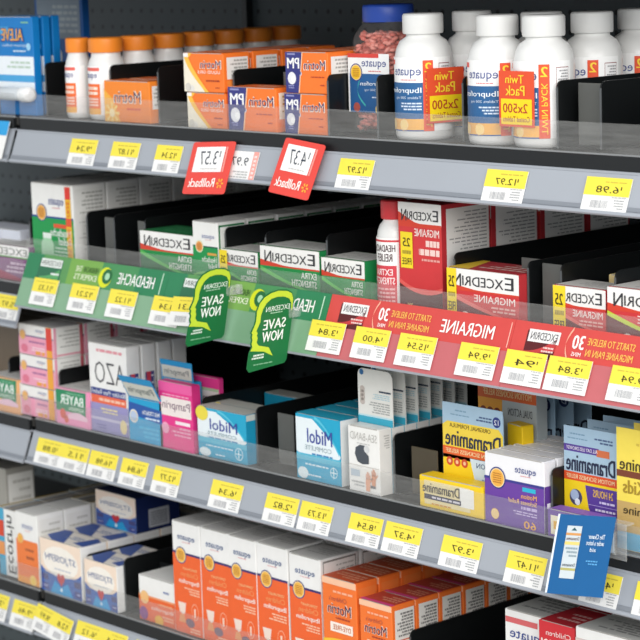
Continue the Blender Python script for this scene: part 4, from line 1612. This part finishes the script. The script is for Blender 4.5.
for i, y in ((1, .0675), (2, .0935)):
    dup(a, (a.location.x, y, DK[3]), 'pale blue, purple and yellow travel card, %s in its row' % ORD[i], G10)


def kids(p):
    p.rect(0, 0, 1, 1, '#f5dd5a', 1)
    p.bars(.1, .6, .86, .9, 1, '#d8bc4a', 3)
    p.text('Dramamine', .05, .95, .66, .76, '#3a3020', 5, .03)
    p.rect(.0, .60, 1, .655, '#7a3f2a', 2)
    p.text('for Kids', .1, .7, .47, .58, '#a88a2a', 5, .05)
    p.rect(0, .14, 1, .40, '#c9a868', 2); p.text('Dramamine', .1, .9, .3, .37, '#3a3020', 5, .03)
    p.rect(0, 0, 1, .15, '#5ab4dc', 2)


G11 = 'yellow children travel cards'
a = thin_card(.4440, .012, DK[3], .0900, .1310, 'yellow travel card with blue foot at the right frame edge', kids, '#f5dd5a', 'travel_tablet_card', group=G11)
dup(a, (a.location.x + .001, .039, DK[3]), 'yellow travel card behind the one at right frame edge', G11)


# ---- lowest shelf
def eco_front(p):
    p.rect(0, 0, .32, 1, '#4aa8cc', 1)
    p.rect(0, .58, .30, .82, '#d8492f', 2); p.rect(0, .3, .3, .5, '#e89a5a', 2)
    p.vtext('Ecotrin', .46, .84, .06, .92, '#26262a', 4, .03)


multi = ['#b89a3a', '#d9d4c8', '#3f5070', '#8a7448', '#343c4a']


def mottled_top(p):
    for i in range(6):
        u = i / 6
        p.poly([(u, 0), (u + .1, 0), (u + .13, 1), (u + .04, 1)], multi[i % 5], 1)


G12 = 'white and orange aspirin cartons'
a = carton(-.7200, .010, DK[4], .0495, .060, .0990, '#f0efec', 'white carton with sideways lettering at far left of lowest shelf', front=eco_front, top=mottled_top)
row_back(a, 4, .063, 'white carton with mottled lid, {} in the row at far left', 'white cartons at far left')


def eqasp(p):
    p.rect(0, 0, 1, .62, '#f08040', 1)
    p.rect(0, .0, 1, .1, '#f0a040', 2)
    logo(p, .3, .8, .76, .85, '#8a94b8')
    p.seal(.2, .63, .14, '#e8a04a', '#f2b04a', 2, False)
    p.bars(.3, .8, .46, .52, 1, '#a85a3a', 3); p.bars(.3, .8, .34, .42, 1, '#a85a3a', 3)
    p.seal(.72, .07, .16, '#f2b83a', '#f6cf5a', 3, False)


def flatside(p):
    p.rect(.06, .05, .95, .94, '#eae8e3', 1)
    p.bars(.15, .85, .45, .9, 5, '#c4c1ba', 2, .35)


a = carton(-.6665, .004, DK[4], .0525, .046, .1035, '#f0efec', 'white and orange carton left of the larger heart emblem carton', front=eqasp, side=flatside, group=G12)
row_back(a, 1, .048, 'white carton with plain side, {} in the row left of the hearts', G12)
a = carton(-.6665, .102, DK[4], .0525, .046, .1035, '#d8d4ca', 'carton with mottled lid left of the hearts, third from front', side=flatside, top=mottled_top, group=G12)
row_back(a, 4, .048, 'carton with mottled lid left of the hearts, {} of the mottled ones', G12)


def stj(p):
    p.rect(0, 0, 1, 1, '#f6e0cc', 1)
    p.poly([(0, 0), (1, 0), (1, .48), (.86, .38), (.5, .33), (.14, .38), (0, .48)], '#3d66b2', 2)
    p.poly([(.22, 0), (.78, 0), (.66, .25), (.5, .14), (.34, .25)], '#22a0da', 3)
    for u in (.02, .82):
        p.rect(u, .22, u + .16, .34, '#4a4a80', 3); p.rect(u, .04, u + .16, .16, '#44488a', 3)
        p.bars(u + .02, u + .14, .07, .14, 1, '#a9b0d8', 4)
    p.poly([(.5 + .44 * math.cos(t * .3927), .62 + .29 * math.sin(t * .3927)) for t in range(16)], '#f9f2e8', 3)
    p.text('ST.JOSEPH', .12, .88, .58, .74, '#4f6396', 5, .01, .2)
    p.bars(.25, .75, .46, .5, 1, '#a9b4c8', 4)
    pts = []
    for t in range(20):
        a_ = t / 20 * 2 * math.pi
        pts.append((.5 + .006 * 16 * math.sin(a_) ** 3, .30 + .0085 * (13 * math.cos(a_) - 5 * math.cos(2 * a_) - 2 * math.cos(3 * a_) - math.cos(4 * a_))))
    p.poly(pts[::-1], '#c8343c', 6)
    p.ell(.5, .10, .03, '#d9f0fa', 5)


def stj_top(p):
    p.rect(0, 0, 1, 1, '#f2ebe2', 1)
    p.poly([(0, .3), (.3, .0), (.6, .0), (.2, 1), (0, 1)], '#3a5aa4', 2)
    p.poly([(.7, .2), (1, .1), (1, .8), (.8, 1)], '#3a5aa4', 2)
    p.bars(.3, .7, .4, .7, 2, '#7f90b8', 3)


sts = lambda p: (p.rect(.05, .04, .95, .96, '#ecebe9', 1), p.bars(.2, .8, .2, .8, 7, '#d2d0cc', 2))
G13 = 'peach and blue heart emblem cartons'
a = carton(-.6068, .003, DK[4], .0955, .045, .0760, '#f1f0ee', 'peach and blue heart emblem carton, bigger, front left', front=stj, side=sts, top=stj_top, group=G13)
row_back(a, 4, .047, 'peach and blue heart emblem carton, {} in the bigger row', G13)
carton(-.6028, .1, DK[4] + .0768, .0930, .078, .0505, '#1c2b5e', 'peach and navy heart emblem carton lying on top of the row', front=stj,
       side=lambda p: (p.rect(.28, .1, .75, .62, '#c4c6cc', 1), p.bars(.32, .7, .15, .55, 6, '#6a6c78', 2, .5, True)), group=G13, yaw=0)
a = carton(-.5030, .003, DK[4], .0725, .045, .0640, '#f1f0ee', 'peach and blue heart emblem carton, smaller, beside the black divider', front=stj, side=sts, top=stj_top, group=G13)
dup(a, (a.location.x, .050, DK[4]), 'peach and blue heart emblem carton, second in the smaller row', G13)


def eqsmall(p):
    p.rect(0, 0, 1, .55, '#ee6a33', 1)
    p.rect(0, .54, 1, .58, '#f2a070', 2)
    p.bars(.58, .85, .70, .80, 1, '#8a94b8', 3)
    p.seal(.16, .52, .12, '#f0b060', '#f4c080', 3, False)
    p.text('Ibuprofen', .35, .95, .26, .38, '#fbe6da', 4, .02)
    p.bars(.45, .95, .42, .48, 1, '#f6c090', 3)
    p.ell(.12, .16, .12, '#8a3f8a', 3); p.ell(.55, .08, .12, '#f2b83a', 3, .12)
    p.bars(.65, .95, .1, .22, 2, '#f6c0a0', 3)


carton(-.3910, .010, DK[4], .0765, .06, .0612, '#f0efec', 'small orange and white carton left of the tall carton row', front=eqsmall, top=lambda p: p.rect(.04, .06, .96, .94, '#e6e4e0', 1))


def tall(p):
    p.rect(0, 0, 1, .72, '#f0662e', 1)
    p.rect(0, .715, 1, .735, '#3a2f6c', 2)
    logo(p, .2, .82, .83, .89, '#3d5a8c')
    p.seal(.30, .705, .20, '#3a4a8c', '#f4bb50', 3)
    p.text('TEMPORARY', .35, .88, .58, .605, '#f4c48a', 4, .02)
    p.text('Children', .28, .90, .52, .565, '#f0a468', 4, .0)
    p.text('Ibuprofen', .20, .93, .445, .50, '#fbeee4', 4, .03)
    p.bars(.3, .93, .36, .43, 3, '#f8c8a8', 3)
    p.poly([(.13, .28), (.42, .28), (.38, .19), (.30, .17), (.18, .19)], '#f2ddd0', 3)
    p.poly([(.2, .17), (.34, .17), (.40, .10), (.14, .10)], '#e89a5a', 3)
    p.ell(.55, .11, .16, '#7a5a6c', 3, .04)
    p.ell(.74, .22, .13, '#f6b494', 2, .075); p.ell(.74, .22, .115, '#f0662e', 3, .067)
    p.rect(.71, .17, .77, .25, '#f6d4c0', 4)
    p.bars(.4, .9, .02, .07, 2, '#f8c8a8', 3)


def tall_side(p):
    p.rect(.06, .03, .94, .98, '#efedea', 1)
    p.rect(.06, .97, .94, .985, '#8a8884', 2); p.rect(.06, .1, .08, .985, '#8a8884', 2); p.rect(.92, .1, .94, .985, '#8a8884', 2)
    p.bars(.14, .88, .55, .95, 10, '#c0beba', 3, .35)
    p.rect(.06, .03, .94, .5, '#ee8a5c', 2)


def tall_top(p):
    p.rect(.03, .03, .97, .97, '#e6e5e2', 1)
    p.rect(.1, .86, .9, .92, '#a8a6a2', 2); p.bars(.15, .85, .3, .7, 4, '#c9c7c4', 2)


G14 = 'tall orange and white children cartons'
seq = ['leftmost', 'second from left', 'third from left', 'fourth from left', 'rightmost']
for k, (x, w, yv) in enumerate([(-.3113, .0568, .008), (-.2535, .0560, .0085), (-.1968, .0540, .0075), (-.1422, .0580, .0085), (-.0815, .0580, .0090)]):
    a = carton(x, yv, DK[4], w, .062, .1498 if k < 4 else .1472, '#f1f0ee', 'tall orange and white carton, %s of the five in front' % seq[k], front=tall, side=tall_side, top=tall_top, group=G14)
    for i in (1, 2):
        dup(a, (a.location.x, yv + .066 * i, DK[4]), 'tall orange and white carton, %s, %s row from front' % (seq[k], ORD[i]), G14)


def mot_tall(p):
    p.rect(0, .94, 1, 1, '#f8c4a0', 2)
    p.bars(.08, .9, .86, .90, 1, '#f8b490', 3)
    p.text("Children's", .2, .72, .79, .835, '#b05a4a', 4, .01)
    p.text('Motrin', .15, .85, .665, .775, '#fbe0cc', 3, .05)
    p.text('Motrin', .16, .84, .67, .77, '#4a2f50', 5, .01)
    p.bars(.25, .8, .62, .65, 1, '#a8402a', 4)
    p.rect(.22, .50, .88, .59, '#f8ede2', 2)
    p.text('DYE-FREE', .3, .82, .522, .568, '#c8642a', 4, .02)
    p.arc(lambda q: (q, .20, .41 + .03 * math.sin(q * 3)), 6, '#f5c23a', 2)
    p.bars(.2, .8, .33, .38, 1, '#d8742a', 3)


def mot_side(p):
    p.rect(.1, .56, .9, .95, '#f0803c', 1)
    p.text('Motrin', .14, .86, .62, .70, '#8a3f2a', 3, .02)


def fact_side(p):
    p.rect(.12, .04, .94, .95, '#e6e2dc', 1)
    p.rect(.12, .62, .94, .635, '#e0704a', 2)
    p.bars(.18, .88, .66, .92, 8, '#7f7c7a', 3, .6)
    p.bars(.2, .88, .2, .58, 10, '#8f8c8a', 3, .5)


mt = lambda p: (p.rect(.02, .02, .98, .98, '#d4552a', 1), p.bars(.1, .9, .2, .8, 3, '#e8a080', 2))  # lids of the orange cartons: shade put into the colour, darker than fronts
mt2 = lambda p: (p.rect(.02, .02, .98, .98, '#c8483a', 1), p.rect(.0, .0, 1, .16, '#e04a8a', 2), p.bars(.2, .9, .3, .8, 3, '#e8a080', 2))
G15 = 'orange children cartons'
a = carton(-.0155, .004, DK[4], .0600, .035, .1320, '#f3772f', 'orange carton with white pill band right of the tall white ones', front=mot_tall, side=mot_side, top=mt, group=G15)
row_back(a, 5, .0375, 'orange carton with orange side, {} in its row', G15)
a = carton(.0512, .003, DK[4], .0550, .0385, .1165, '#f3772f', 'orange carton with white fact panel, front of its row', front=mot_tall, side=fact_side, top=mt2, group=G15)
row_back(a, 7, .0395, 'orange carton with white fact panel, {} in its row', G15)


def eqw(p):
    p.rect(.02, .90, .75, .945, '#d9686a', 2)
    logo(p, .12, .95, .76, .85)
    p.ell(.45, .62, .24, '#3a3a6c', 2, .10); p.ell(.45, .62, .22, '#eeeaea', 3, .09)


def tyl(p):
    p.rect(0, 0, 1, 1, '#d02f38', 1)
    p.text('Children', .2, .9, .90, .94, '#f4dcd8', 3, .01)
    p.text('TYLENOL', -.0, .98, .76, .87, '#f4dcd8', 3, .05)


wtop = lambda p: (p.rect(.02, .02, .98, .98, '#d8d8d4', 1), p.bars(.1, .9, .2, .8, 5, '#9a9a98', 2))
a = carton(.2725, .02, DK[4], .0660, .075, .1452, '#f1f0ee', 'white carton with navy lettering at lower right, front of its row', front=eqw, top=wtop)
row_back(a, 3, .078, 'white carton with grey lid at lower right, {} in its row', 'white cartons at lower right')
a = carton(.3400, .003, DK[4], .0515, .060, .1500, '#c42a34', 'red and white carton between two white cartons at lower right', front=tyl,
           top=lambda p: (p.rect(.02, .02, .98, .98, '#bb2a34', 1), p.bars(.15, .85, .2, .7, 3, '#e6b0ac', 2)))
row_back(a, 4, .0625, 'red carton, {} in the row at lower right', 'red cartons at lower right')
a = carton(.3930, .003, DK[4], .1040, .055, .1535, '#f1f0ee', 'wide white carton cut by the lower right corner', front=lambda p: p.rect(0, .88, 1, .92, '#d9c9c4', 1), top=wtop)
row_back(a, 4, .058, 'wide white carton, {} in the row at lower right corner', 'wide white cartons at lower right')

# ---- dim stock at the far left of the lower shelves
carton(-.892, .05, DK[4] - .002, .138, .05, .143, '#a5a29a', 'dull grey carton in the back at far left of lowest shelf', side=flatside)
a = carton(-.88, .10, DK[3] - .002, .109, .05, .105, '#8a7a68', 'dull brown carton in the back at far left of third shelf', side=flatside)
row_back(a, 4, .053, 'dull brown carton, {} in the row at far left back', 'dull brown cartons')


a = carton(-.86, .24, .988, .20, .06, .11, '#3a2f26', 'dark brown carton added to darken the back of the left bay')  # added dark stock that blackens the deep end of this bay
row_back(a, 1, .065, 'dark brown carton added to darken the left bay back, {} of two', 'added dark filler cartons')
